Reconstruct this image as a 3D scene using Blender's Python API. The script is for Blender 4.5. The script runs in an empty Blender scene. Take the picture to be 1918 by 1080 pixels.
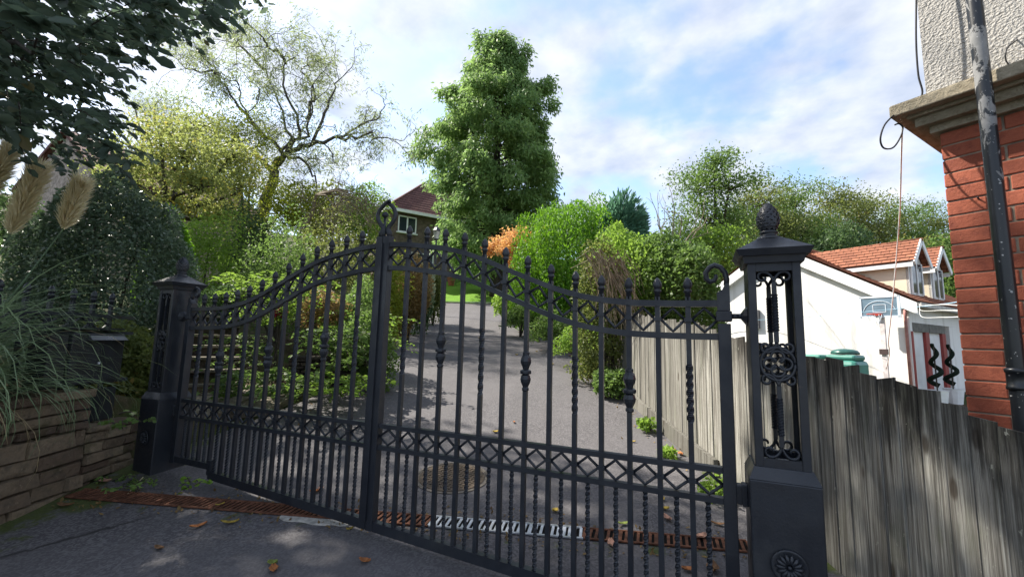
import bpy, bmesh, math, random
import numpy as np
from mathutils import Vector, Matrix
random.seed(7)
RNG = np.random.default_rng(11)
scene = bpy.context.scene
COL = scene.collection
R = math.radians

# ------------------------------------------------------------------ camera
CAM = np.array([1.8097, -2.0894, 1.1281])
CR = np.array([0.914125, 0.404676, 0.024764])
CU = np.array([0.026450, -0.120476, 0.992364])
CF = np.array([-0.404569, 0.906489, 0.120834])
FPX = 807.85
cam = bpy.data.cameras.new('camera')
cam.sensor_width = 36.0
cam.lens = 36.0 * FPX / 1918.0
cam.clip_start = 0.05
cam.clip_end = 2000
cam_ob = bpy.data.objects.new('camera', cam)
COL.objects.link(cam_ob)
m = Matrix.Identity(4)
for i in range(3):
    m[i][0] = CR[i]; m[i][1] = CU[i]; m[i][2] = -CF[i]; m[i][3] = CAM[i]
cam_ob.matrix_world = m
scene.camera = cam_ob

# ------------------------------------------------------------------ light
SUN_AZ = -86.0     # degrees clockwise from +Y (the gate's inward normal): sun stands to the left
SUN_EL = 47.0
w = bpy.data.worlds.new('World'); scene.world = w; w.use_nodes = True
nt = w.node_tree; nt.nodes.clear()
def wn(t, **k):
    n = nt.nodes.new(t)
    for a, b in k.items(): setattr(n, a, b)
    return n
sky = wn('ShaderNodeTexSky', sky_type='NISHITA', sun_disc=False)
sky.sun_elevation = R(SUN_EL); sky.sun_rotation = R(SUN_AZ % 360)
sky.air_density = 1.0; sky.dust_density = 1.2; sky.ozone_density = 1.3
bg_sky = wn('ShaderNodeBackground'); bg_sky.inputs[1].default_value = 0.11
nt.links.new(sky.outputs[0], bg_sky.inputs[0])
tc = wn('ShaderNodeTexCoord')
sep = wn('ShaderNodeSeparateXYZ'); nt.links.new(tc.outputs['Generated'], sep.inputs[0])
zz = wn('ShaderNodeMath', operation='MAXIMUM'); nt.links.new(sep.outputs[2], zz.inputs[0]); zz.inputs[1].default_value = 0.0
za = wn('ShaderNodeMath', operation='ADD'); nt.links.new(zz.outputs[0], za.inputs[0]); za.inputs[1].default_value = 0.22
dx = wn('ShaderNodeMath', operation='DIVIDE'); nt.links.new(sep.outputs[0], dx.inputs[0]); nt.links.new(za.outputs[0], dx.inputs[1])
dy = wn('ShaderNodeMath', operation='DIVIDE'); nt.links.new(sep.outputs[1], dy.inputs[0]); nt.links.new(za.outputs[0], dy.inputs[1])
cmb = wn('ShaderNodeCombineXYZ'); nt.links.new(dx.outputs[0], cmb.inputs[0]); nt.links.new(dy.outputs[0], cmb.inputs[1])
cmb.inputs[2].default_value = 3.1
n1 = wn('ShaderNodeTexNoise'); n1.inputs['Scale'].default_value = 3.3; n1.inputs['Detail'].default_value = 6; n1.inputs['Roughness'].default_value = 0.5; n1.inputs['Distortion'].default_value = 0.0
n2 = wn('ShaderNodeTexNoise'); n2.inputs['Scale'].default_value = 5.5; n2.inputs['Detail'].default_value = 8; n2.inputs['Roughness'].default_value = 0.55
nt.links.new(cmb.outputs[0], n1.inputs['Vector']); nt.links.new(cmb.outputs[0], n2.inputs['Vector'])
mask = wn('ShaderNodeMapRange', interpolation_type='SMOOTHSTEP'); nt.links.new(n1.outputs[0], mask.inputs[0])
mask.inputs[1].default_value = 0.33; mask.inputs[2].default_value = 0.58
shade = wn('ShaderNodeMapRange'); nt.links.new(n2.outputs[0], shade.inputs[0])
shade.inputs[1].default_value = 0.3; shade.inputs[2].default_value = 0.7
crmp = wn('ShaderNodeMix', data_type='RGBA'); nt.links.new(shade.outputs[0], crmp.inputs[0])
crmp.inputs[6].default_value = (0.54, 0.61, 0.76, 1); crmp.inputs[7].default_value = (0.93, 0.95, 1.0, 1)
bg_cl = wn('ShaderNodeBackground'); nt.links.new(crmp.outputs[2], bg_cl.inputs[0]); bg_cl.inputs[1].default_value = 0.40
mixs = wn('ShaderNodeMixShader')
mk = wn('ShaderNodeMath', operation='MULTIPLY'); nt.links.new(mask.outputs[0], mk.inputs[0]); mk.inputs[1].default_value = 0.9
nt.links.new(mk.outputs[0], mixs.inputs[0]); nt.links.new(bg_sky.outputs[0], mixs.inputs[1]); nt.links.new(bg_cl.outputs[0], mixs.inputs[2])
out = wn('ShaderNodeOutputWorld'); nt.links.new(mixs.outputs[0], out.inputs[0])

sun = bpy.data.lights.new('sun', 'SUN'); sun.energy = 3.9; sun.angle = R(0.8); sun.color = (1.0, 0.94, 0.84)
sun_ob = bpy.data.objects.new('sun', sun); COL.objects.link(sun_ob)
sd = Vector((math.sin(R(SUN_AZ)) * math.cos(R(SUN_EL)), math.cos(R(SUN_AZ)) * math.cos(R(SUN_EL)), math.sin(R(SUN_EL))))
sun_ob.rotation_euler = sd.to_track_quat('Z', 'Y').to_euler()
sun_ob.location = (-20, 4, 20)
vs = scene.view_settings
vs.view_transform = 'Standard'; vs.look = 'None'; vs.exposure = 1.58; vs.gamma = 1.0; vs.use_curve_mapping = False
scene.cycles.max_bounces = 6
scene.cycles.diffuse_bounces = 5
scene.cycles.glossy_bounces = 2
scene.cycles.transmission_bounces = 3
scene.cycles.transparent_max_bounces = 8

# ------------------------------------------------------------------ placing helpers
D_U = np.array([-0.45, 0.893, 0.0]); D_V = np.array([0.893, 0.45, 0.0])
def uv(u, v, z=0.0): return D_U * u + D_V * v + np.array([0, 0, z])
def to_uv(P): return float(-0.45 * P[0] + 0.893 * P[1]), float(0.893 * P[0] + 0.45 * P[1])
def at(x, y, depth):                      # a point seen at a pixel of the photo, so many metres in front
    return CAM + depth * (CF + (x - 959) / FPX * CR - (y - 540) / FPX * CU)
def project(P):
    d = np.asarray(P) - CAM
    z = d @ CF
    return 959 + FPX * (d @ CR) / z, 540 - FPX * (d @ CU) / z, z
def g(u):                                 # the lane and drive climb along u
    z = 0.10 * u
    if u > 1.5: z += 0.05 * (min(u, 21.5) - 1.5)
    if u > 21.5: z += 0.17 * (min(u, 34) - 21.5)
    return z
def sm(a, b, x):
    t = min(1, max(0, (x - a) / (b - a))); return t * t * (3 - 2 * t)
def v_left(u): return float(np.interp(u, [-40, 1.0, 3, 7.5, 13.6, 21.5, 60], [-2.15, -2.1, -1.5, -1.55, -1.9, -2.0, -2.0]))
def v_right(u): return float(np.interp(u, [-40, 3.3, 5, 7.6, 16, 21.5, 60], [2.6, 2.6, 2.5, 2.2, 1.2, 0.6, 0.6]))
def T(u, v):
    z = g(u)
    l = v_left(u) - v
    if l > 0:
        if u < 2.2:
            k = sm(0.05, 0.25, l) * (1 - sm(1.1, 2.2, u))
            z += k * (0.62 - z) if u > -1.2 else 0.45 * sm(0.05, 0.25, l)
        z += (0.20 * sm(0.4, 3, l) + 0.11 * max(0, l - 1.2) - 0.06 * max(0, l - 14)) * (1 - sm(17, 21, u) * (1 - sm(4, 10, l)))
    rr = v - v_right(u)
    if rr > 0 and u > 4: z += 0.15 * sm(0.0, 1.0, rr) * (1 - sm(2, 5, rr))
    if v > 2.75: z -= 0.14 * (min(v, 12.5) - 2.75) * sm(2.75, 4.5, v)
    far = math.hypot(u - 4, v)
    z += 0.10 * max(0, far - 30)
    return z
def ground_z(x, y):
    u_, v_ = to_uv((x, y)); return T(u_, v_)

# ------------------------------------------------------------------ object helpers
def tag(o, label=None, cat=None, group=None, kind=None):
    if label: o['label'] = label
    if cat: o['category'] = cat
    if group: o['group'] = group
    if kind: o['kind'] = kind
    return o
def empty(name, loc, label=None, cat=None, group=None):
    o = bpy.data.objects.new(name, None); COL.objects.link(o)
    o.location = Vector([float(c) for c in loc]); o.empty_display_size = 0.1
    return tag(o, label, cat, group)
def world_loc(o):
    v = Vector((0, 0, 0))
    while o is not None:
        v += o.location; o = o.parent
    return v
def link(name, me, mat=None, parent=None, loc=(0, 0, 0), rotz=0.0, scale=None):
    o = bpy.data.objects.new(name, me); COL.objects.link(o)
    if mat is not None and len(me.materials) == 0: me.materials.append(mat)
    o.parent = parent
    o.location = Vector([float(c) for c in loc])
    if rotz: o.rotation_euler = (0, 0, rotz)
    if scale is not None: o.scale = scale
    return o
class MB:
    """collects shapes in world coordinates; build() links them as one mesh object"""
    def __init__(s): s.v = []; s.f = []
    def add(s, vs_, fs):
        o = len(s.v); s.v.extend([tuple(map(float, q)) for q in vs_]); s.f.extend([tuple(o + i for i in q) for q in fs]); return s
    def hexa(s, a):   # 8 corners: bottom 4 then top 4 (ccw)
        return s.add(a, [(3, 2, 1, 0), (4, 5, 6, 7), (0, 1, 5, 4), (1, 2, 6, 5), (2, 3, 7, 6), (3, 0, 4, 7)])
    def box(s, c, size, rz=0.0, ex=None, ey=None):
        c = np.array(c, float); sx, sy, sz = np.array(size) / 2
        X = np.array(ex if ex is not None else (math.cos(rz), math.sin(rz), 0), float)
        Y = np.array(ey if ey is not None else (-math.sin(rz), math.cos(rz), 0), float)
        Z = np.array((0, 0, 1.0))
        q = [c + X * sx * i + Y * sy * j + Z * sz * k for k in (-1, 1) for i, j in ((-1, -1), (1, -1), (1, 1), (-1, 1))]
        return s.hexa(q)
    def bar(s, a, b, w_, h_, up=(0, 0, 1)):   # rectangular bar from a to b
        a = np.array(a, float); b = np.array(b, float); d = b - a; d /= np.linalg.norm(d)
        up = np.array(up, float); x = np.cross(d, up); x /= np.linalg.norm(x); y = np.cross(x, d)
        q = [p_ + x * w_ / 2 * i + y * h_ / 2 * j for p_ in (a, b) for i, j in ((-1, -1), (1, -1), (1, 1), (-1, 1))]
        return s.hexa(q)
    def tube(s, pts, rad, n=6, cap=True, sx=1.0, up=(0, 0, 1)):
        pts = np.array(pts, float); m_ = len(pts)
        rad = np.full(m_, rad, float) if np.isscalar(rad) else np.array(rad, float)
        t = np.gradient(pts, axis=0) if m_ > 2 else np.repeat((pts[1] - pts[0])[None], 2, 0)
        t /= np.linalg.norm(t, axis=1)[:, None] + 1e-12
        u_ = np.array(up, float); base = np.cross(t[0], u_)
        if np.linalg.norm(base) < .05: base = np.cross(t[0], (1, 0.2, 0))
        base /= np.linalg.norm(base)
        o = len(s.v); ang = np.arange(n) * 2 * math.pi / n
        for i in range(m_):
            base = base - t[i] * (base @ t[i]); base /= np.linalg.norm(base) + 1e-12
            b2 = np.cross(t[i], base)
            ring = pts[i] + rad[i] * (np.cos(ang)[:, None] * base * sx + np.sin(ang)[:, None] * b2)
            s.v.extend(map(tuple, ring.tolist()))
        for i in range(m_ - 1):
            for k in range(n):
                k2 = (k + 1) % n
                s.f.append((o + i * n + k, o + i * n + k2, o + (i + 1) * n + k2, o + (i + 1) * n + k))
        if cap:
            s.f.append(tuple(o + k for k in reversed(range(n)))); s.f.append(tuple(o + (m_ - 1) * n + k for k in range(n)))
        return s
    def lathe(s, c, prof, n=12, axis='z', flute=0.0):   # prof: (radius, height)
        c = np.array(c, float); o = len(s.v)
        for r_, h_ in prof:
            for k in range(n):
                a = 2 * math.pi * k / n; rr = r_ * (1 - flute * (k % 2))
                if axis == 'z': q = c + (rr * math.cos(a), rr * math.sin(a), h_)
                elif axis == 'y': q = c + (rr * math.cos(a), -h_, rr * math.sin(a))
                else: q = c + (h_, rr * math.cos(a), rr * math.sin(a))
                s.v.append(tuple(q.tolist()))
        for i in range(len(prof) - 1):
            for k in range(n):
                k2 = (k + 1) % n
                s.f.append((o + i * n + k, o + i * n + k2, o + (i + 1) * n + k2, o + (i + 1) * n + k))
        s.f.append(tuple(o + k for k in reversed(range(n)))); s.f.append(tuple(o + (len(prof) - 1) * n + k for k in range(n)))
        return s
    def twist(s, a, b, w_, turns, rings=20):   # square bar twisted about its own axis (vertical)
        a = np.array(a, float); b = np.array(b, float); o = len(s.v)
        for i in range(rings + 1):
            f_ = i / rings; c = a + (b - a) * f_; th = f_ * turns * 2 * math.pi + math.pi / 4
            for k in range(4):
                t = th + k * math.pi / 2; s.v.append((c[0] + w_ * .707 * math.cos(t), c[1] + w_ * .707 * math.sin(t), c[2]))
        for i in range(rings):
            for k in range(4):
                k2 = (k + 1) % 4
                s.f.append((o + i * 4 + k, o + i * 4 + k2, o + (i + 1) * 4 + k2, o + (i + 1) * 4 + k))
        s.f.append((o + 3, o + 2, o + 1, o)); e = o + rings * 4; s.f.append((e, e + 1, e + 2, e + 3))
        return s
    def prism(s, poly, vec):   # polygon (3d, planar) pushed along vec
        n = len(poly); poly = [np.array(q, float) for q in poly]; vec = np.array(vec, float)
        vs_ = poly + [q + vec for q in poly]
        fs = [tuple(reversed(range(n))), tuple(range(n, 2 * n))] + [(i, (i + 1) % n, n + (i + 1) % n, n + i) for i in range(n)]
        return s.add(vs_, fs)
    def mesh(s, name, off=(0, 0, 0), smooth=False):
        me = bpy.data.meshes.new(name)
        o = np.array(off, float)
        me.from_pydata([(a - o[0], b - o[1], c - o[2]) for a, b, c in s.v], [], s.f)
        bm = bmesh.new(); bm.from_mesh(me); bmesh.ops.recalc_face_normals(bm, faces=bm.faces); bm.to_mesh(me); bm.free()
        if smooth: me.polygons.foreach_set('use_smooth', [True] * len(me.polygons))
        me.update(); return me
    def build(s, name, mat, parent=None, smooth=False, bevel=0.0):
        off = world_loc(parent) if parent is not None else Vector((0, 0, 0))
        o = link(name, s.mesh(name, off, smooth), mat, parent)
        if bevel:
            b = o.modifiers.new('bevel', 'BEVEL'); b.width = bevel; b.segments = 2; b.limit_method = 'ANGLE'
        return o

# ------------------------------------------------------------------ materials
MATS = {}
class NT:
    def __init__(s, name):
        s.m = bpy.data.materials.new(name); s.m.use_nodes = True; s.t = s.m.node_tree; s.t.nodes.clear()
        s.o = s.t.nodes.new('ShaderNodeOutputMaterial'); s.co = s.n('ShaderNodeTexCoord').outputs['Object']
        MATS[name] = s.m
    def n(s, t, ins=None, **k):
        x = s.t.nodes.new(t)
        for a, b in k.items(): setattr(x, a, b)
        for a, b in (ins or {}).items(): s.set(x.inputs[a], b)
        return x
    def set(s, i, v):
        if hasattr(v, 'is_linked'): s.t.links.new(v, i)
        elif isinstance(v, (tuple, list)) and len(v) == 3 and i.type == 'RGBA': i.default_value = (*v, 1)
        else: i.default_value = v
    def noise(s, scale, detail=5, rough=.55, vec=None, dist=0.0):
        return s.n('ShaderNodeTexNoise', {'Vector': vec if vec is not None else s.co, 'Scale': scale, 'Detail': detail, 'Roughness': rough, 'Distortion': dist}).outputs[0]
    def stretch(s, sc, vec=None, rot=(0, 0, 0)): return s.n('ShaderNodeMapping', {'Vector': vec if vec is not None else s.co, 'Scale': sc, 'Rotation': rot}).outputs[0]
    def rng(s, v, a, b, c=0., d=1., smooth=True): return s.n('ShaderNodeMapRange', {0: v, 1: a, 2: b, 3: c, 4: d}, interpolation_type='SMOOTHSTEP' if smooth else 'LINEAR').outputs[0]
    def mix(s, f, a, b, mode='MIX'):
        x = s.n('ShaderNodeMix', data_type='RGBA', blend_type=mode); s.set(x.inputs[0], f); s.set(x.inputs[6], a); s.set(x.inputs[7], b); return x.outputs[2]
    def math(s, op, a, b=0.0): return s.n('ShaderNodeMath', {0: a, 1: b}, operation=op).outputs[0]
    def rand(s): return s.n('ShaderNodeObjectInfo').outputs['Random']
    def xyz(s, vec=None):
        return s.n('ShaderNodeSeparateXYZ', {0: vec if vec is not None else s.co}).outputs
    def world(s): return s.n('ShaderNodeNewGeometry').outputs['Position']
    def bump(s, h, strength=.3, dist=.02): return s.n('ShaderNodeBump', {'Height': h, 'Strength': strength, 'Distance': dist}).outputs[0]
    def princ(s, col, rough=.6, metal=0., spec=.5, normal=None, **k):
        p = s.n('ShaderNodeBsdfPrincipled', {'Base Color': col, 'Roughness': rough, 'Metallic': metal, 'Specular IOR Level': spec})
        if normal is not None: s.set(p.inputs['Normal'], normal)
        for a, b in k.items(): s.set(p.inputs[a], b)
        s.t.links.new(p.outputs[0], s.o.inputs[0]); return s.m

def mat_plain(name, col, rough=.6, spec=.4, metal=0., var=.25, scale=6., bump=.0):
    a = NT(name); n_ = a.noise(scale)
    c = a.mix(a.rng(n_, .3, .7), tuple(x * (1 - var) for x in col), tuple(min(1, x * (1 + var)) for x in col))
    return a.princ(c, a.rng(n_, .3, .7, max(0, rough - .1), min(1, rough + .1)), metal, spec, a.bump(a.noise(scale * 12), bump, .004) if bump else None)

def mat_iron():
    a = NT('black_iron_paint'); W = a.world()
    n_ = a.noise(9, 5, .6, W); f_ = a.noise(90, 3, .6, W)
    dust = a.math('MULTIPLY', a.rng(a.noise(3.2, 5, .65, W), .5, .75), .32)
    c = a.mix(n_, (.011, .013, .018), (.020, .024, .032))
    c = a.mix(dust, c, (.07, .071, .070))
    c = a.mix(a.math('MULTIPLY', a.rng(a.noise(34, 6, .75, W), .66, .72), .55), c, (.085, .048, .03))
    return a.princ(c, a.rng(a.noise(5, 6, .7, W), .35, .65, .30, .62), 0., .5, a.bump(f_, .22, .003))

def mat_asphalt(name='asphalt', moss=True):
    a = NT(name); W = a.world()
    vor = a.n('ShaderNodeTexVoronoi', {'Vector': W, 'Scale': 95.}); gr = vor.outputs['Color']
    grey = a.n('ShaderNodeRGBToBW', {0: gr}).outputs[0]
    big = a.noise(.9, 6, .6, W); mid = a.noise(6, 6, .65, W)
    c = a.mix(a.rng(grey, .25, .85), (.068, .064, .068), (.150, .142, .145))
    c = a.mix(a.rng(big, .35, .65, 0, .7), c, (.125, .118, .121))
    c = a.mix(a.rng(mid, .55, .75, 0, .45), c, (.070, .065, .066))
    wear = a.noise(1.0, 5, .6, a.stretch((2.6, 2.6, 2.6), a.n('ShaderNodeVectorRotate', {'Vector': W, 'Angle': -.467}, rotation_type='Z_AXIS').outputs[0]))
    band_ = a.noise(1.0, 4, .6, a.stretch((3.0, .35, 1), a.n('ShaderNodeVectorRotate', {'Vector': W, 'Angle': -.467}, rotation_type='Z_AXIS').outputs[0]))
    c = a.mix(a.rng(band_, .42, .66, 0, .35), c, (.085, .080, .082))
    c = a.mix(a.rng(wear, .60, .68, 0, .25), c, (.050, .048, .048))
    fleck = a.rng(a.n('ShaderNodeTexVoronoi', {'Vector': W, 'Scale': 31.}).outputs['Distance'], .0, .075, 1, 0)
    c = a.mix(a.math('MULTIPLY', fleck, a.rng(mid, .45, .6)), c, (.30, .29, .26))
    # a crack / tar joint across the lane and moss along its edges
    U = a.n('ShaderNodeVectorMath', {0: W, 1: (-.45, .893, 0)}, operation='DOT_PRODUCT').outputs['Value']
    V = a.n('ShaderNodeVectorMath', {0: W, 1: (.893, .45, 0)}, operation='DOT_PRODUCT').outputs['Value']
    if moss:
        wob = a.math('MULTIPLY', a.math('SUBTRACT', a.noise(7, 5, .6, W), .5), .16)
        ln = a.math('ABSOLUTE', a.math('SUBTRACT', a.math('ADD', V, wob), a.math('ADD', a.math('MULTIPLY', U, .95), -1.55)))
        ck = a.math('MULTIPLY', a.rng(ln, .004, .028, 1, 0), a.rng(U, .10, .26, 1, 0))
        c = a.mix(a.math('MULTIPLY', ck, .8), c, (.022, .021, .02))
        mn = a.noise(5.5, 7, .68, W)
        edge = a.math('ADD', a.rng(V, -2.08, -1.5, .30, 0), a.math('MULTIPLY', a.rng(V, 2.25, 2.6), .22))
        band = a.math('MULTIPLY', a.rng(a.math('ABSOLUTE', a.math('ADD', a.math('SUBTRACT', U, .11), a.math('MULTIPLY', V, .135))), .05, .22, 1, 0), .13)
        mk_ = a.rng(a.math('ADD', mn, a.math('ADD', edge, band)), .68, .82)
        c = a.mix(a.math('MULTIPLY', mk_, .85), c, a.mix(a.noise(60, 3, .6, W), (.022, .032, .008), (.10, .13, .016)))
    h = a.math('ADD', grey, a.math('MULTIPLY', mid, .6))
    return a.princ(c, .86, 0., .28, a.bump(h, .55, .006))

def mat_leaf(name, ca, cb, trans=.45, rough=.55, tint=None, cc=None):
    a = NT(name)
    r_ = a.n('ShaderNodeAttribute', attribute_name='rnd').outputs['Fac']
    c = a.mix(r_, ca, cb)
    if cc is not None:
        c = a.mix(a.rng(r_, .86, .95), c, cc)
    p = a.n('ShaderNodeBsdfPrincipled', {'Base Color': c, 'Roughness': rough, 'Specular IOR Level': .35})
    t = a.n('ShaderNodeBsdfTranslucent', {'Color': a.mix(.45, c, tint or tuple(min(1, x * 1.9) for x in cb))})
    ms = a.n('ShaderNodeMixShader', {0: trans, 1: p.outputs[0], 2: t.outputs[0]})
    a.t.links.new(ms.outputs[0], a.o.inputs[0]); return a.m

def mat_wood(name='weathered_fence_wood', m0=.42, m1=.98, mk=.93, lk=.5, dark=1.0):
    a = NT(name); W = a.co; ob = a.rand()
    off = a.n('ShaderNodeCombineXYZ', {0: a.math('MULTIPLY', ob, 37.), 1: a.math('MULTIPLY', ob, 11.), 2: a.math('MULTIPLY', ob, 5.)}).outputs[0]
    P = a.n('ShaderNodeVectorMath', {0: W, 1: off}, operation='ADD').outputs[0]
    st = a.noise(1.0, 8, .66, a.stretch((60, 60, 1.1), P), .4)
    fine = a.noise(1.0, 4, .6, a.stretch((260, 260, 4), P))
    blot = a.noise(1.0, 6, .6, a.stretch((7, 7, 2.6), P), .5)
    c = a.mix(a.rng(st, .35, .68), tuple(x * dark * (1) for x in (.095, .087, .074)), tuple(x * dark for x in (.29, .282, .25)))
    c = a.mix(a.rng(fine, .47, .60, 0, .62), c, (.080, .074, .064))
    kn = a.n('ShaderNodeTexVoronoi', {'Vector': a.stretch((6, 6, 2.2), P), 'Scale': 1.0, 'Randomness': 1.}).outputs['Distance']
    c = a.mix(a.rng(kn, .06, .13, .8, 0), c, (.05, .037, .026))
    c = a.mix(a.rng(blot, .5, .72, 0, .6), c, (.14, .145, .105))
    hz = a.n('ShaderNodeAttribute', attribute_name='hz').outputs['Fac']
    mould = a.rng(a.math('ADD', hz, a.math('MULTIPLY', a.math('SUBTRACT', a.noise(1., 6, .7, a.stretch((22, 22, 2.0), P)), .5), 1.5)), m0, m1)
    c = a.mix(a.math('MULTIPLY', mould, a.rng(ob, 0, .7, mk - .35, mk)), c, (.013, .011, .009))
    c = a.mix(a.rng(ob, .5, 1., 0, .45), c, (.050, .046, .039))
    lich = a.rng(a.noise(1., 6, .72, a.stretch((30, 30, 17), P)), .63, .70)
    c = a.mix(a.math('MULTIPLY', lich, lk), c, (.36, .36, .30))
    h = a.math('ADD', a.math('MULTIPLY', st, 1.0), a.math('MULTIPLY', fine, .5))
    return a.princ(c, .9, 0., .2, a.bump(h, .8, .005))

def mat_brick():
    a = NT('red_brick'); ob = a.rand(); W = a.world()
    c = a.mix(ob, (.235, .060, .032), (.40, .112, .060))
    c = a.mix(a.rng(a.noise(22, 6, .65, W), .45, .75, 0, .7), c, (.15, .036, .024))
    c = a.mix(a.rng(a.noise(60, 4, .7, W), .62, .72, 0, .5), c, (.38, .15, .09))
    return a.princ(c, .75, 0., .3, a.bump(a.noise(70, 6, .75, W), .7, .006))

def mat_roughcast():
    a = NT('roughcast_render'); W = a.world()
    n_ = a.noise(85, 3, .5, W, .15); b_ = a.noise(4, 5, .6, W)
    c = a.mix(b_, (.34, .325, .30), (.47, .455, .43))
    c = a.mix(a.rng(n_, .3, .5, .5, 0), c, (.25, .24, .22))
    return a.princ(c, .95, 0., .15, a.bump(n_, 1.0, .020))

def mat_pipe():
    a = NT('peeling_pipe_paint'); W = a.world(); z = a.xyz(W)[2]
    n_ = a.noise(9, 7, .68, a.stretch((1.6, 1.6, .8), W), .6)
    f_ = a.math('ADD', n_, a.rng(z, 1.1, 2.6, -.20, -.02, False))
    m_ = a.rng(f_, .485, .515)
    c = a.mix(m_, (.010, .012, .015), a.mix(a.noise(26, 5, .7, W), (.10, .105, .11), (.36, .355, .345)))
    sp = a.rng(a.noise(70, 2, .5, W), .70, .73)
    c = a.mix(a.math('MULTIPLY', sp, .8), c, (.45, .45, .44))
    return a.princ(c, a.rng(m_, 0, 1, .32, .75), 0., .5, a.bump(m_, .35, .004))

def mat_stone(name, ca, cb, cd, moss=.0):
    a = NT(name); ob = a.rand(); W = a.world()
    c = a.mix(ob, ca, cb)
    c = a.mix(a.rng(a.noise(14, 7, .68, W), .42, .72, 0, .75), c, cd)
    c = a.mix(a.rng(a.noise(42, 5, .7, W), .6, .72, 0, .45), c, tuple(min(1, x * 1.7) for x in cb))
    if moss: c = a.mix(a.math('MULTIPLY', a.rng(a.noise(5, 7, .7, W), .52, .64), moss), c, (.045, .062, .014))
    return a.princ(c, .92, 0., .2, a.bump(a.noise(30, 8, .72, W), 1.0, .025))

def mat_soil():
    a = NT('garden_soil'); W = a.world(); n_ = a.noise(5, 7, .7, W)
    c = a.mix(a.rng(n_, .35, .65), (.030, .021, .013), (.085, .062, .036))
    c = a.mix(a.rng(a.noise(1.4, 6, .65, W), .42, .6), c, (.040, .060, .014))
    return a.princ(c, .95, 0., .15, a.bump(a.noise(30, 6, .7, W), .8, .03))

def mat_roof(name, ca, cb, sx, sz):
    a = NT(name); W = a.co
    b = a.n('ShaderNodeTexBrick', {'Vector': a.stretch((1, 1, 1), W), 'Color1': (*ca, 1), 'Color2': (*cb, 1), 'Mortar': (*[x * .35 for x in ca], 1), 'Scale': 1., 'Mortar Size': .012, 'Brick Width': sx, 'Row Height': sz})
    n_ = a.noise(2.2, 6, .7, W)
    c = a.mix(a.rng(n_, .45, .7, 0, .55), b.outputs[0], tuple(x * .45 for x in ca))
    return a.princ(c, .85, 0., .25, a.bump(a.noise(20, 5, .6, W), .3, .01))

IRON = mat_iron()
ASPHALT = mat_asphalt('lane_asphalt', True)
WOOD = mat_wood()
WOODP = mat_wood('pale_fence_wood', .72, 1.18, .85, .25, 1.2)
WOODD = mat_wood('mouldy_fence_wood', .62, 1.04, .95, .8, 1.5)
BRICK = mat_brick()
MORTAR = mat_plain('mortar', (.21, .17, .13), .95, .1, var=.35, scale=18)
ROUGH = mat_roughcast()
CORNICE = mat_stone('painted_cornice', (.37, .32, .23), (.43, .37, .27), (.20, .17, .11))
PIPE = mat_pipe()
STONE = mat_stone('brown_wall_stone', (.135, .090, .066), (.33, .255, .17), (.105, .088, .068), .40)
SLATE = mat_stone('stacked_slate', (.050, .042, .036), (.115, .092, .072), (.03, .027, .024), .35)
FLAG = mat_stone('sandstone_flag', (.22, .19, .15), (.32, .28, .22), (.12, .105, .08), .25)
SOIL = mat_soil()
a_ = NT('white_render'); s_ = a_.noise(1., 6, .65, a_.stretch((3.5, 3.5, .35)), .3)
WHITE = a_.princ(a_.mix(a_.rng(a_.noise(.8, 5, .6), .5, .75, 0, .5), a_.mix(a_.rng(s_, .48, .72, 0, .7), (.79, .775, .745), (.60, .575, .53)), (.70, .68, .63)), .92, 0., .15, a_.bump(a_.noise(45, 5, .7), .35, .01))
CREAM = mat_plain('cream_render', (.62, .56, .43), .9, .2, var=.1, scale=2.5, bump=.2)
FASCIA = mat_plain('white_fascia_board', (.80, .80, .79), .5, .4, var=.05)
BARK = mat_stone('tree_bark', (.060, .050, .040), (.085, .072, .058), (.030, .027, .022), .25)
PALEBARK = mat_stone('pale_bark', (.17, .155, .13), (.21, .19, .155), (.09, .08, .065))
TWIG = mat_plain('dry_twig', (.20, .165, .115), .9, .2, var=.35, scale=20)
RUST = mat_plain('rusted_grate', (.135, .060, .036), .9, .2, var=.4, scale=25, bump=.3)
GALV = mat_plain('galvanised_grate', (.52, .54, .57), .42, .5, .55, var=.12, scale=20)
CHANNEL_SHADE = mat_plain('channel_shade_colour', (.010, .009, .008), .95, .1)
CABLEBLACK = mat_plain('black_cable', (.012, .012, .014), .5, .4)
CABLEWHITE = mat_plain('grey_cable', (.80, .86, .90), .6, .3)
LAWN = None
# ================================================================== ground
def grid_sheet(name, us, vfun, mat, lift, zfun, kind='structure', label=None):
    vs_, fs = [], []
    rows = [vfun(u) for u in us]; n = len(rows[0])
    for u, vv in zip(us, rows):
        for v in vv:
            P = uv(u, v); vs_.append((P[0], P[1], zfun(u, v) + lift))
    for i in range(len(us) - 1):
        for j in range(n - 1):
            a = i * n + j; fs.append((a, a + 1, a + n + 1, a + n))
    me = bpy.data.meshes.new(name); me.from_pydata(vs_, [], fs)
    bm = bmesh.new(); bm.from_mesh(me); bmesh.ops.recalc_face_normals(bm, faces=bm.faces)
    if sum(f.normal.z for f in bm.faces) < 0: bmesh.ops.reverse_faces(bm, faces=bm.faces)
    bm.to_mesh(me); bm.free()
    me.polygons.foreach_set('use_smooth', [True] * len(me.polygons))
    return tag(link(name, me, mat), label, None, None, kind)
def lump(u, v): return .03 * math.sin(3.1 * u + 1.3 * v) + .03 * math.sin(2.3 * v - 1.9 * u + 1) + .02 * math.sin(7 * u + 5 * v)
ters = sorted(set(list(np.linspace(-30, -4, 14)) + list(np.linspace(-3.5, 8, 58)) + list(np.linspace(8.5, 26, 36)) + list(np.linspace(28, 60, 17)) + list(np.linspace(70, 400, 18))))
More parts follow.
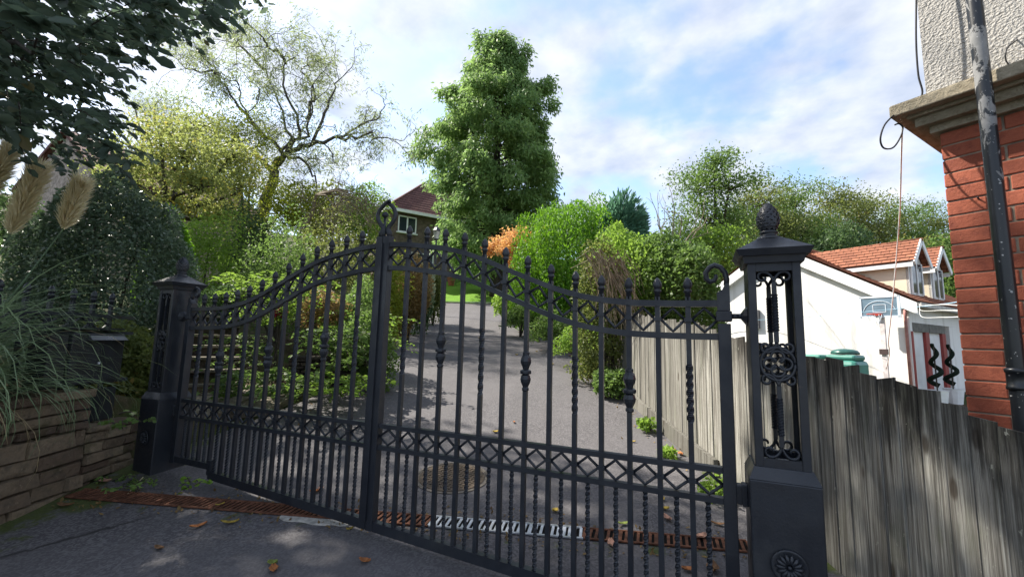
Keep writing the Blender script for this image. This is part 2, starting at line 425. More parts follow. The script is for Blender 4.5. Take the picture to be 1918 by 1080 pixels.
tvs = sorted(set(list(np.linspace(-300, -34, 14)) + list(np.linspace(-30, -7, 24)) + list(np.linspace(-6.8, 6, 86)) + list(np.linspace(6.5, 20, 28)) + list(np.linspace(23, 60, 16)) + list(np.linspace(75, 300, 12))))
def Tz(u, v):
    inside = v_left(u) < v < v_right(u)
    z = T(u, v)
    if inside: return z - .06
    return z + lump(u, v) * min(1, max(0, max(v_left(u) - v, v - v_right(u)) / .5))
grid_sheet('terrain', ters, lambda u: tvs, SOIL, -.02, Tz, label='planted garden ground rising beside the drive')
us_ = sorted(set(list(np.linspace(-30, -4, 12)) + list(np.linspace(-3.5, 3.4, 24)) + list(np.linspace(3.6, 21.5, 40))))
def lane_v(u):
    a, b = v_left(u), v_right(u)
    wob = .05 * math.sin(2.3 * u) + .04 * math.sin(5.1 * u + 1) if u > 3 else 0
    return list(np.linspace(a + wob, b + wob * .7, 9))
grid_sheet('driveway', us_, lane_v, ASPHALT, .0, lambda u, v: g(u), label='grey tarmac lane and drive climbing to the lawn')
a_ = NT('lawn_grass_ground'); W_ = a_.world()
LAWN = a_.princ(a_.mix(a_.noise(1.6, 6, .6, W_), (.085, .20, .012), (.17, .32, .028)), .9, 0, .2, a_.bump(a_.noise(160, 3, .6, W_), .8, .02))
lawn_rows = list(np.linspace(21.4, 34, 16))
grid_sheet('lawn', lawn_rows, lambda u: list(np.linspace(-6.5 - (u - 21) * .5, 6.0, 14)), LAWN, .05, lambda u, v: g(u) + .006 * abs(v) ** 1.5, label='bright mown lawn at the top of the drive')
# kerb edging at the top of the drive
mb = MB()
for i in range(8):
    v0, v1 = -2.05 + i * .34, -2.05 + (i + 1) * .34
    P = uv(21.55, (v0 + v1) / 2); mb.box((P[0], P[1], g(21.55) + .03), (.33, .12, .12), math.atan2(.45, .893))
tag(mb.build('kerb', mat_plain('pale_kerb', (.42, .40, .36), .9, .2)), 'pale stone edging where the drive meets the lawn', None, None, 'structure')

# ================================================================== the double gate
S = .13; GAP = .186; NB = 13
TIPS = [1.811, 1.791, 1.771, 1.737, 1.69, 1.634, 1.58, 1.528, 1.486, 1.459, 1.443, 1.437, 1.434]
BX = [GAP + S * i for i in range(NB)]
def ztop(x):      # upper edge of the swept top rail
    x = abs(x)
    xs = [-.2, 0.0] + BX + [1.95]; zs = [1.824, 1.822] + TIPS + [1.433]
    i = max(1, min(len(xs) - 3, int(np.searchsorted(xs, x)) - 1))
    p0, p1, p2, p3 = zs[i - 1], zs[i], zs[i + 1], zs[i + 2]; t = (x - xs[i]) / (xs[i + 1] - xs[i])
    t = min(1.2, max(-.2, t))
    return .5 * (2 * p1 + (p2 - p0) * t + (2 * p0 - 5 * p1 + 4 * p2 - p3) * t * t + (3 * p1 - p0 - 3 * p2 + p3) * t ** 3) - .106
BAND = .145
def zbot(x): return .205 if x < -1.46 else .086 - .045 * x    # top of the bottom rail
STILE = 1.89
def lathe_knuckle(mb, x, zc):
    h = .095
    prof = [(.014, -h), (.019, -h + .004), (.019, -h + .014), (.014, -h + .02), (.026, -h + .045), (.029, -h + .06), (.024, -h + .078), (.016, -.012), (.03, -.008), (.031, .002), (.03, .008),
            (.016, .014), (.020, .028), (.026, .04), (.030, .055), (.026, .073), (.017, .088), (.019, .09), (.019, .1), (.013, .104)]
    return mb.lathe((x, 0, zc), prof, 16, 'z', .09)
def spike(mb, x, zt):
    prof = [(.012, -.105), (.0125, -.072), (.018, -.068), (.018, -.060), (.013, -.055), (.014, -.052), (.019, -.046), (.0205, -.036), (.019, -.026), (.012, -.010), (.003, 0.0)]
    return mb.lathe((x, 0, zt), prof, 10, 'z', .05)
KN = {2: 1.066, 6: .972, 10: .912}; TW = {0: (1.265, .92), 4: (1.19, .84), 8: (1.06, .785), 12: (1.045, .795)}
def sweep_bar(xs, zf, h, wy, yc=0.0):
    mb = MB()
    q = []
    for x in xs:
        z = zf(x); q.append([(x, yc - wy / 2, z - h), (x, yc + wy / 2, z - h), (x, yc + wy / 2, z), (x, yc - wy / 2, z)])
    vs_ = [p for r in q for p in r]; fs = [(0, 1, 2, 3), tuple(4 * (len(q) - 1) + k for k in (3, 2, 1, 0))]
    for i in range(len(q) - 1):
        for k in range(4):
            k2 = (k + 1) % 4; fs.append((4 * i + k, 4 * i + k2, 4 * i + 4 + k2, 4 * i + 4 + k))
    return mb.add(vs_, fs)
def diamond(mb, x0, x1, zc0, zc1, zt, zb, r=.0068):
    """rod bent to a diamond between two bars; its points touch the rails"""
    xm = (x0 + x1) / 2; zcm = (zc0 + zc1) / 2
    k = .12
    pts = [(x0, 0, zc0), (x0 + (xm - x0) * (1 - k), 0, zc0 + (zt - zc0) * (1 - k)), (xm, 0, zt), (xm + (x1 - xm) * k, 0, zt + (zc1 - zt) * k), (x1, 0, zc1),
           (xm + (x1 - xm) * k, 0, zb + (zc1 - zb) * k), (xm, 0, zb), (x0 + (xm - x0) * (1 - k), 0, zc0 + (zb - zc0) * (1 - k)), (x0, 0, zc0)]
    for i in range(0, 8, 4): mb.tube(pts[i:i + 5], r, 6)
    return mb
def gate_leaf(sg):
    side = 'right' if sg > 0 else 'left'
    root = empty('gate_leaf', (sg * STILE, 0, -.045 * sg * STILE), {'right': 'right leaf of the black iron gate, hung on the fretwork pillar by the fence',
                 'left': 'left leaf of the black iron gate, hung on the pillar beside the letter box'}[side], 'gate', 'two leaves of the black iron gate')
    B = IRON
    # stiles
    zb = lambda x: zbot(x) - .052
    mb = MB(); x = sg * STILE; mb.box((x, 0, (zb(x) + 1.225) / 2), (.05, .05, 1.225 - zb(x)))
    hs = mb.build('hinge_stile', B, root, bevel=.003)
    mb = MB(); mb.box((x, 0, 1.257), (.062, .058, .044)); mb.build('hinge_band', B, root, bevel=.004)
    mb = MB(); mb.box((x, 0, 1.312), (.05, .05, .062)); mb.prism([(x - sg * .025, -.02, 1.343), (x + sg * .025, -.02, 1.343), (x + sg * .025, -.02, 1.40), (x + sg * .010, -.02, 1.40), (x - .004 * sg, -.02, 1.372), (x - .025 * sg, -.02, 1.36)], (0, .04, 0))
    mb.build('stile_head', B, root)
    pts = [(x + sg * .014, 0, 1.392), (x + sg * .016, 0, 1.42), (x + sg * .010, 0, 1.45), (x - sg * .008, 0, 1.474), (x - sg * .03, 0, 1.484), (x - sg * .052, 0, 1.474), (x - sg * .067, 0, 1.452), (x - sg * .066, 0, 1.425), (x - sg * .05, 0, 1.410), (x - sg * .033, 0, 1.414), (x - sg * .026, 0, 1.43), (x - sg * .028, 0, 1.442)]
    MB().tube(pts, [.0115] * 8 + [.0105, .0095, .0085, .007], 8).build('crook_scroll', B, root, True)
    x = sg * .0255; mb = MB(); mb.box((x, 0, (zb(x) + 1.755) / 2), (.048, .05, 1.755 - zb(x)))
    ms = mb.build('meeting_stile', B, root, bevel=.003)
    if sg > 0:
        MB().box((-.004, -.031, .90), (.030, .012, 1.62)).build('rebate_strip', B, ms)
    # lyre scroll at the head of the meeting stile
    c = [(.030, 1.752), (.024, 1.775), (.012, 1.80), (.018, 1.818), (.045, 1.845), (.062, 1.872), (.066, 1.90), (.054, 1.93), (.030, 1.955), (.006, 1.972), (-.010, 1.985), (-.022, 1.984), (-.026, 1.972)]
    mb = MB(); y0 = sg * .006
    pts = [(sg * a, y0, b) for a, b in c]
    mb.tube(pts, [.015, .017, .016, .013, .012, .0115, .0115, .011, .0105, .0095, .009, .008, .006], 8, sx=1.25, up=(0, 1, 0)); mb.build('lyre_scroll', B, root, True)
    if sg < 0:
        mb = MB(); mb.lathe((-.006, -.006, 1.755), [(.012, 0), (.010, .03), (.008, .06), (.0085, .118)], 10); bs = mb.build('ball_stem', B, root, True)
        mb = MB(); mb.lathe((-.006, -.006, 1.895), [(.001, -.021), (.010, -.018), (.018, -.010), (.021, 0), (.018, .010), (.010, .018), (.001, .021)], 12); mb.build('ball', B, bs, True)
    # rails
    a, b = .05, STILE - .025
    xs = [sg * t for t in np.linspace(a, b, 44)]
    sweep_bar(xs, lambda t: ztop(t), .028, .034).build('top_rail', B, root)
    sweep_bar(xs, lambda t: ztop(t) - BAND, .028, .034).build('arched_rail', B, root)
    sweep_bar([sg * a, sg * b], lambda t: .627, .024, .034).build('middle_rail', B, root)
    sweep_bar([sg * a, sg * b], lambda t: .505, .024, .034).build('middle_rail', B, root)
    if sg > 0: sweep_bar([a, b], zbot, .052, .04).build('bottom_rail', B, root)
    else:
        sweep_bar([-1.459, -a], zbot, .052, .04).build('bottom_rail', B, root)
        mb = sweep_bar([-b, -1.46], lambda t: .205, .042, .04); mb.box((-1.4595, 0, .175), (.03, .038, .10)); mb.build('raised_bottom_rail', B, root)
    # bars, spikes, knuckles
    for i in range(NB):
        x = sg * BX[i]; z0 = zbot(x) - .004; zt = TIPS[i]
        mb = MB(); hw = .022
        if i in KN:
            mb.box((x, 0, (z0 + KN[i] - .09) / 2), (hw, hw, KN[i] - .09 - z0)); mb.box((x, 0, (zt - .09 + KN[i] + .10) / 2), (hw, hw, zt - .09 - KN[i] - .10))
        elif i in TW:
            t1, t0 = TW[i]; t1 = min(t1, zt - .3)
            mb.box((x, 0, (z0 + t0) / 2), (hw, hw, t0 - z0)); mb.twist((x, 0, t0), (x, 0, t1), .0225, 1.75, 28); mb.box((x, 0, (t1 + zt - .09) / 2), (hw, hw, zt - .09 - t1))
        else: mb.box((x, 0, (z0 + zt - .09) / 2), (hw, hw, zt - .09 - z0))
        bo = mb.build('bar', B, root)
        spike(MB(), x, zt).build('spike', B, bo, True)
        if i in KN: lathe_knuckle(MB(), x, KN[i]).build('knuckle', B, bo)
    ex = [.05] + BX + [STILE - .025]
    for i in range(len(ex) - 1):
        x0, x1 = ex[i], ex[i + 1]; off = .013
        a0 = x0 + (off if i else 0); a1 = x1 - (off if i < NB else 0)
        xm = (x0 + x1) / 2
        mid = lambda t: ztop(t) - .014 - BAND / 2
        diamond(MB(), sg * a0, sg * a1, mid(a0), mid(a1), ztop(xm) - .034, ztop(xm) - BAND + .006).build('diamond', B, root, True)
        diamond(MB(), sg * a0, sg * a1, .554, .554, .597, .511).build('diamond', B, root, True)
        MB().twist((sg * xm, 0, zbot(sg * xm) - .004), (sg * xm, 0, .485), .0165, 4.2, 40).build('dog_bar', B, root)
    for i in range(NB):
        x = sg * BX[i]
        sl = 0.0
        MB().box((x, 0, ztop(x) - .014 - BAND / 2), (.034, .036, .017)).build('collar', B, root)
        MB().box((x, 0, .554), (.034, .036, .015)).build('collar', B, root)
    # hinge pins
    x = sg * (STILE + .03)
    MB().tube([(x, -.01, 1.257), (x + sg * .03, -.01, 1.257)], .011, 8).build('hinge_pin', B, root, True)
    MB().box((sg * (STILE + .032), 0, .53), (.03, .045, .075)).build('lower_hinge', B, root, bevel=.004)
    return root
gate_leaf(1); gate_leaf(-1)

# ================================================================== gate pillars
def scroll(mb, cx, cz, y, w_, h_, sx, sz, r=.0065):
    """C-scroll springing from the bar at (cx,cz) outward by w_, then curling back in"""
    pts = []
    for t in np.linspace(0, 1, 18):
        if t < .45:
            k = t / .45; a = math.pi / 2 * k
            pts.append((cx + sx * w_ * .62 * (1 - math.cos(a)), y, cz + sz * h_ * math.sin(a)))
        else:
            k = (t - .45) / .55; a = k * 1.55 * math.pi; rr = w_ * .36 * (1 - .55 * k)
            c0 = (cx + sx * w_ * .64, cz + sz * (h_ - w_ * .36))
            pts.append((c0[0] + sx * rr * math.sin(a), y, c0[1] + sz * rr * math.cos(a)))
    mb.tube(pts, [r] * 14 + [r * .95, r * .9, r * .8, r * .65], 6, sx=.9, up=(0, 1, 0))
    return mb
def pine_cone(parent, cx, cy, z0, B):
    MB().lathe((cx, cy, z0), [(.050, -.006), (.048, .004), (.034, .012), (.028, .018), (.034, .024), (.036, .030), (.028, .036), (.026, .044)], 18).build('finial_neck', B, parent, True)
    mb = MB(); rows = 10
    H = .118
    prof = []
    for i in range(rows * 3 + 1):
        f_ = i / (rows * 3); r_ = .0455 * (math.sin(math.pi * min(1, (f_ * .83 + .17))) ** .62) * (1 - .18 * f_)
        k = i % 3
        prof.append((max(.002, r_ * (1.0 + (.07 if k == 0 else (.02 if k == 1 else -.045)))), z0 + .040 + H * f_))
    n = 20; vs_, fs = [], []
    for i, (r_, z) in enumerate(prof):
        for k in range(n):
            a = 2 * math.pi * k / n; ph = (i // 3) % 2
            rr = r_ * (1 + .04 * math.cos(a * 10 + ph * math.pi)); vs_.append((cx + rr * math.cos(a), cy + rr * math.sin(a), z + .004 * math.cos(a * 10 + ph * math.pi)))
    for i in range(len(prof) - 1):
        for k in range(n):
            k2 = (k + 1) % n; fs.append((i * n + k, i * n + k2, (i + 1) * n + k2, (i + 1) * n + k))
    fs.append(tuple((len(prof) - 1) * n + k for k in range(n)))
    mb.add(vs_, fs); mb.build('pine_cone', B, parent, True)
def pillar(sg):
    cx, cy = sg * 2.072, -.005; zg = -.045 * cx - .05
    root = empty('gate_pillar', (cx, cy, zg), 'black cast iron gate pillar with open fretwork and pine cone finial, beside the wooden fence' if sg > 0 else
                 'black cast iron gate pillar beside the stone wall and letter box', 'gate pillar', 'pair of cast iron gate pillars')
    B = IRON
    ph = .118; zt = .655
    mb = MB(); mb.box((cx, cy, (zg + zt - .03) / 2), (2 * ph, 2 * ph, zt - .03 - zg))
    mb.build('plinth', B, root, bevel=.006)
    z0, z1 = zt - .03, zt + .015; q = .098
    mb = MB(); mb.hexa([(cx + i * ph, cy + j * ph, z0 + .0005) for i, j in ((-1, -1), (1, -1), (1, 1), (-1, 1))] + [(cx + i * q, cy + j * q, z1) for i, j in ((-1, -1), (1, -1), (1, 1), (-1, 1))]); mb.build('plinth_top', B, root)
    hb = .092; zs, ze = z1 - .002, 1.47
    # corner posts and side plates
    for i in (-1, 1):
        MB().box((cx + i * (hb - .006), cy, (zs + ze) / 2), (.012, 2 * hb - .004, ze - zs)).build('side_panel', B, root)
        for j in (-1, 1):
            MB().box((cx + i * (hb - .014), cy + j * (hb - .014), (zs + ze) / 2), (.030, .030, ze - zs)).build('corner_post', B, root, bevel=.003)
    zo0, zo1, wo = zs + .035, ze - .035, .064
    for j in (-1, 1):
        y = cy + j * (hb - .012)
        MB().box((cx, y, (zs + zo0) / 2), (2 * hb - .05, .020, zo0 - zs)).build('panel_rail', B, root)
        MB().box((cx, y, (ze + zo1) / 2), (2 * hb - .05, .020, ze - zo1)).build('panel_rail', B, root)
        mb = MB()
        for i in (-1, 1): mb.box((cx + i * (wo + .004), y - .002 * j, (zo0 + zo1) / 2), (.008, .012, zo1 - zo0))
        fr = mb.build('fretwork', B, root)
        zc = (zo0 + zo1) / 2 - .005
        pts = [(cx + .060 * math.cos(a), y, zc + .064 * math.sin(a)) for a in np.linspace(0, 2 * math.pi, 33)]
        MB().tube(pts, .0068, 8, up=(0, 1, 0)).build('ring', B, fr, True)
        for k in range(4):
            a0 = k * math.pi / 2 + math.pi / 4 * 0; px_, pz_ = cx + .026 * math.cos(a0), zc + .027 * math.sin(a0)
            pts = [(px_ + .023 * math.cos(a0 + math.pi + b), y, pz_ + .023 * math.sin(a0 + math.pi + b)) for b in np.linspace(.35, 1.9 * math.pi, 18)]
            MB().tube(pts, [.006] * 12 + [.0055, .005, .005, .0045, .004, .0035], 6, up=(0, 1, 0)).build('quatrefoil_scroll', B, fr, True)
        for up_, (za, zb_) in ((1, (zc + .085, zo1 - .045)), (-1, (zo0 + .045, zc - .085))):
            mb = MB(); L = zb_ - za
            mb.box((cx, y, za + L * .09), (.016, .016, L * .18)); mb.twist((cx, y, za + L * .18), (cx, y, za + L * .80), .0175, 3.2, 44); mb.box((cx, y, za + L * .90), (.016, .016, L * .2))
            mb.build('twisted_bar', B, fr)
            for sx in (-1, 1):
                scroll(MB(), cx, zb_ - .01, y, .060, .052, sx, 1).build('scroll', B, fr, True)
                scroll(MB(), cx, za + .01, y, .060, .052 if up_ > 0 else .052, sx, -1).build('scroll', B, fr, True)
    # capital
    def slab(h0, h1, r0, r1):
        return MB().hexa([(cx + i * r0, cy + j * r0, h0) for i, j in ((-1, -1), (1, -1), (1, 1), (-1, 1))] + [(cx + i * r1, cy + j * r1, h1) for i, j in ((-1, -1), (1, -1), (1, 1), (-1, 1))])
    slab(1.468, 1.497, .104, .111).build('cap_moulding', B, root)
    slab(1.496, 1.522, .122, .135).build('cap_edge', B, root)
    slab(1.5215, 1.590, .1335, .030).build('cap_pyramid', B, root)
    pine_cone(root, cx, cy, 1.584, B)
    # rosette on the plinth
    yR = cy - ph; zr = .40
    yR = cy - ph - .001; zr = .335
    ro = MB().lathe((cx, yR, zr), [(.001, 0.0), (.047, .0), (.056, .004), (.060, .010), (.056, .013), (.050, .010)], 28, 'y')
    ro = ro.build('rosette', B, root, True)
    for k in range(14):
        a = 2 * math.pi * k / 14; mb = MB()
        pts = [(cx + r_ * math.cos(a), yR - h_, zr + r_ * math.sin(a)) for r_, h_ in ((.008, .008), (.02, .017), (.034, .016), (.046, .009))]
        mb.tube(pts, [.003, .007, .008, .003], 5); mb.build('petal', B, ro, True)
    MB().lathe((cx, yR - .006, zr), [(.009, 0), (.008, .010), (.004, .014)], 8, 'y').build('button', B, ro, True)
    # hinge mount towards the leaf
    xs = cx - sg * hb
    mb = MB().lathe((xs, -.01, 1.257), [(.040, 0), (.042, -.004 * sg), (.026, -.016 * sg), (.012, -.026 * sg), (.010, -.040 * sg)] if sg > 0 else [(.040, 0), (.042, .004), (.026, .016), (.012, .026), (.010, .040)], 8, 'x')
    mb.build('hinge_mount', B, root)
    MB().box((cx - sg * (ph + .010), 0, .53), (.022, .05, .085)).build('hinge_bracket', B, root, bevel=.004)
    return root
pillar(1); pillar(-1)

# ================================================================== wooden fence (v = 2.55)
FV = 2.55
def fence_top(u):
    # measured along the run: near the brick house it drops in steps, up the drive it climbs
    return float(np.interp(u, [-2.5, -1.25, -.9, -.5, 0.0, .6, 1.1, 2.2, 3.6, 4.2], [.64, .852, .945, 1.045, 1.12, 1.21, 1.31, 1.44, 1.62, 1.68]))
root = empty('board_fence', uv(1.0, FV, g(1.0)), 'weathered grey overlapping board fence between the drive and the brick house', 'fence')
rz = math.atan2(D_U[1], D_U[0])
bn = 0
u_ = -2.2; k = 0
Ob = world_loc(root)
while u_ < 4.35:
    pitch = .098 + .008 * math.sin(k * 2.7)
    wd = .118; th = random.uniform(-.002, .005)
    hz0 = g(u_) + (.13 if u_ > .8 else -.02); hz1 = fence_top(u_ + pitch / 2) + random.uniform(-.020, .020)
    near = -1 if k % 2 == 0 else -.2       # alternate boards overlap their neighbours
    vv = FV + (.0 if k % 2 else .016)
    # a thin hexahedron with a slightly slanted top and a tapered edge
    du = wd / 2; cu = u_ + pitch / 2; vv = FV + random.uniform(-.002, .002); jt = random.uniform(-.010, .010); la = random.uniform(-.004, .004)
    q = []
    for z_, sgn in ((hz0, 0), (hz1, 1)):
        for a, b in ((-du, -.004 + la), (du, .001), (du, .010), (-du, .006)):
            q.append(uv(cu + a, vv + b, z_ + sgn * jt * (1 if a > 0 else -1)))
    mb = MB(); mb.hexa(q); o = mb.build('board', WOODP if u_ > 1.15 else WOODD, root); bn += 1
    at_ = o.data.attributes.new('hz', 'FLOAT', 'POINT'); at_.data.foreach_set('value', [0., 0., 0., 0., 1., 1., 1., 1.])
    u_ += pitch; k += 1
for (ua, ub) in ((.85, 2.3), (2.32, 3.9)):
    q = []
    for z_ in (0, 1):
        for uu, b in ((ua, -.03), (ub, -.03), (ub, .008), (ua, .008)): q.append(uv(uu, FV - .02 + b, g(uu) + (-.05 if z_ == 0 else .135)))
    mb = MB(); mb.hexa(q); mb.build('gravel_board', WOODP, root)
for uu in (-1.6, .15, 1.95, 3.75):
    P = uv(uu, FV + .075); MB().box((P[0], P[1], (g(uu) - .1 + fence_top(uu) - .06) / 2), (.075, .075, fence_top(uu) - .06 - g(uu) + .1), rz).build('post', WOOD, root)
for hh in (.25, .80):
    q = [uv(uu, FV + .03 + b, (g(uu) + hh if hh < .5 else fence_top(uu) - .2) + c) for c in (0, .06) for uu, b in ((-2.1, 0), (4.3, 0), (4.3, .03), (-2.1, .03))]
    MB().hexa(q).build('arris_rail', WOOD, root)
# the end post at the planting, taller, pale
P = uv(4.42, FV - .02); zt_ = 1.86
mb = MB(); mb.box((P[0], P[1], (g(4.4) + zt_) / 2 - .05), (.15, .13, zt_ - g(4.4) + .1), rz); mb.build('end_post', WOODP, root)
# small dark bird-box like hood on the fence
P = uv(3.55, FV - .06); mb = MB(); mb.box((P[0], P[1], 1.50), (.20, .10, .012), rz); mb.box((P[0], P[1], 1.455), (.17, .075, .075), rz)
tag(mb.build('fence_hood', mat_plain('dark_plastic', (.02, .02, .022), .5)), 'small dark hood fixed to the drive side of the fence', 'lamp')

# ================================================================== left stone wall with railing and letter box
def stone_mesh(seed):
    r_ = random.Random(seed); mb = MB(); j = lambda s_: r_.uniform(-s_, s_)
    b = [(-.5, .5), (.5, .5), (.5, -.5), (-.5, -.5)]
    q = []
    for (y, ins, jj) in ((.5, 0, .0), (-.32, 0.0, .03), (-.5, .07, .045)):
        for x, z in b:
            q.append((x * (1 - ins) + j(jj), y + (j(.035) if y < -.4 else 0), z * (1 - ins * 1.6) + j(jj)))
    q.append((j(.25), -.51 + j(.03), j(.25)))
    fs = [(0, 1, 2, 3)]
    for L in (0, 4):
        for k_ in range(4): fs.append((L + k_, L + (k_ + 1) % 4, L + 4 + (k_ + 1) % 4, L + 4 + k_))
    for k_ in range(4): fs.append((8 + k_, 8 + (k_ + 1) % 4, 12))
    mb.add(q, fs); return mb.mesh('stone_block')
STONES = [stone_mesh(s_) for s_ in range(12)]
for me in STONES: me.materials.append(STONE)
STONES_S = [stone_mesh(s_ + 50) for s_ in range(10)]
for me in STONES_S: me.materials.append(SLATE)
def stone_run(root, A, B_, zbase, ztop_, hmin, hmax, lmin, lmax, depth, meshes, seed, name='stone', gap=.006, body=None):
    """courses of separate stones along A->B (front face on that line, facing right of the run)"""
    r_ = random.Random(seed); A = np.array(A[:2], float); B_ = np.array(B_[:2], float); L = np.linalg.norm(B_ - A); d = (B_ - A) / L
    nrm = np.array([d[1], -d[0]]); ang = math.atan2(d[1], d[0]); off = world_loc(root); n = 0
    tmax = max(ztop_(0), ztop_(L)); z = min(zbase(0), zbase(L)) - .04
    while z < tmax - .02:
        h = r_.uniform(hmin, hmax); x = -r_.uniform(0, lmin)
        while x < L:
            l_ = r_.uniform(lmin, lmax); x0, x1 = max(0, x), min(L, x + l_); xm = (x0 + x1) / 2
            x += l_
            if x1 - x0 < .03: continue
            hh = min(h, ztop_(xm) - z)
            if hh < .02 or z + h < zbase(xm): continue
            dp = depth * r_.uniform(.8, 1.1)
            c = A + d * xm - nrm * (depth / 2 - r_.uniform(-.012, .012)); o = link(name, meshes[r_.randrange(len(meshes))], None, root, (c[0] - off.x, c[1] - off.y, z + hh / 2 - off.z), ang, (x1 - x0 - gap, depth, hh - gap))
            o.rotation_euler = (r_.uniform(-.03, .03), r_.uniform(-.05, .05), ang + r_.uniform(-.03, .03)); n += 1
        z += h
    if body is not None:
        m_ = MB(); b0, b1 = A - nrm * depth * .25, B_ - nrm * depth * .25; b2, b3 = B_ - nrm * depth, A - nrm * depth
        zb0, zb1, zt0, zt1 = zbase(0) - .1, zbase(L) - .1, ztop_(0) - .03, ztop_(L) - .03
        m_.hexa([(*b0, zb0), (*b1, zb1), (*b2, zb1), (*b3, zb0), (*b0, zt0), (*b1, zt1), (*b2, zt1), (*b3, zt0)]); m_.build('mortar_core', body, root)
    return n
DKMORT = mat_plain('dark_joint', (.030, .026, .021), .95, .1, var=.4, scale=18)
WV = -2.10
wr = empty('stone_wall', uv(-.2, WV, g(-.2)), 'brown rubble stone garden wall with flat coping under the pampas grass', 'wall')
def zlane(u0, du): return lambda s_: g(u0 + du * s_)
stone_run(wr, uv(-1.6, WV), uv(.56, WV), zlane(-1.6, 1), lambda s_: .665, .05, .115, .12, .36, .26, STONES, 3, body=DKMORT)
for i in range(7):
    u0 = -1.6 + i * .31; u1 = min(.60, u0 + .305)
    q = [uv(a, WV + b + (random.uniform(-.01, .01)), .668 + c + (random.uniform(-.004, .004))) for c in (0, .052) for a, b in ((u0, -.32), (u1, -.32), (u1, .028), (u0, .028))]
    mb = MB(); mb.hexa([q[0], q[1], q[2], q[3], q[4], q[5], q[6], q[7]]); mb.build('coping_stone', STONE, wr, bevel=.008)
wr2 = empty('low_stone_wall', uv(.75, WV, g(.75)), 'low mossy stone wall between the tall stone wall and the left pillar', 'wall')
stone_run(wr2, uv(.575, WV - .01), uv(1.02, WV - .01), zlane(.575, 1), lambda s_: .455, .04, .08, .10, .26, .24, STONES, 9, body=DKMORT)
# iron railing on the wall
RV = -2.26
rl = empty('iron_railing', uv(.2, RV, .7), 'black iron railing with spikes behind the stone wall, left of the gate', 'railing')
ua, ub = -1.5, 1.02
def urail(z0, h, name):
    q = [uv(a, RV + b, z0 + c) for c in (0, h) for a, b in ((ua, -.017), (ub, -.017), (ub, .017), (ua, .017))]
    MB().hexa(q).build(name, IRON, rl)
urail(1.225, .026, 'top_rail'); urail(1.10, .026, 'second_rail'); urail(.735, .026, 'bottom_rail')
us2 = np.arange(.80, -1.5, -.155)
for i, u0 in enumerate(us2):
    P = uv(u0, RV)
    mb = MB(); mb.box((P[0], P[1], (.66 + 1.33) / 2), (.022, .022, .67), rz); o = mb.build('bar', IRON, rl)
    m2 = MB(); prof = [(.012, -.105), (.0125, -.072), (.018, -.068), (.018, -.060), (.013, -.055), (.014, -.052), (.019, -.046), (.0205, -.036), (.019, -.026), (.012, -.010), (.003, 0.0)]
    m2.lathe((P[0], P[1], 1.42), prof, 10); m2.build('spike', IRON, o, True)
    if i % 4 == 3:
        m3 = MB(); h = .095
        m3.lathe((P[0], P[1], .95), [(.014, -h), (.019, -h + .004), (.019, -h + .014), (.014, -h + .02), (.027, -h + .045), (.029, -h + .06), (.016, -.012), (.031, -.006), (.031, .004), (.016, .014), (.026, .04), (.030, .055), (.017, .088), (.019, .1)], 12); m3.build('knuckle', IRON, o)
    if i + 1 < len(us2):
        u1 = us2[i + 1]; zt_, zb2 = 1.222, 1.128; zc = (zt_ + zb2) / 2
        A = uv(u0 - .013, RV, zc); Bp = uv(u1 + .013, RV, zc); Tt = uv((u0 + u1) / 2, RV, zt_); Bt = uv((u0 + u1) / 2, RV, zb2)
        mb = MB(); mb.tube([A, Tt, Bp], .0065, 6); mb.tube([A, Bt, Bp], .0065, 6); mb.build('diamond', IRON, rl)
# lower dark panel between wall end and pillar
q = [uv(a, RV + b, c) for c in (.46, .70) for a, b in ((.60, -.01), (.93, -.01), (.93, .01), (.60, .01))]
MB().hexa(q).build('kick_panel', IRON, rl)
# letter box
LB = mat_plain('letter_box_paint', (.022, .024, .028), .42, .5, var=.3, scale=14, bump=.08)
lb = empty('letter_box', uv(.52, -2.12, .76), 'black metal letter box with a slanted flap hung on the railing', 'letter box')
zb_, zt2 = .765, 1.135
def bx(u0, u1, v0, v1, z0, z1, zf=None):
    zf = z1 if zf is None else zf
    return [uv(u0, v1, z0), uv(u1, v1, z0), uv(u1, v0, z0), uv(u0, v0, z0), uv(u0, v1, zf), uv(u1, v1, zf), uv(u1, v0, z1), uv(u0, v0, z1)]
MB().hexa(bx(.335, .745, -2.235, -2.08, zb_, zt2, zt2 - .03)).build('body', LB, lb, bevel=.006)
MB().hexa(bx(.44, .735, -2.085, -2.045, zt2 - .075, zt2 - .035, zt2 - .072)).build('flap', mat_plain('letter_box_flap', (.035, .040, .05), .35, .5, var=.2), lb, bevel=.003)
MB().hexa(bx(.325, .755, -2.24, -2.10, zt2 + .001, zt2 + .014)).build('lid', LB, lb)
MB().hexa(bx(.20, .325, -2.22, -2.10, .765, 1.10)).build('side_cabinet', LB, lb)
P = uv(.54, -2.072, .90); MB().lathe(P, [(.010, -.004), (.010, .006), (.006, .008)], 10, 'y').build('lock', GALV, lb)

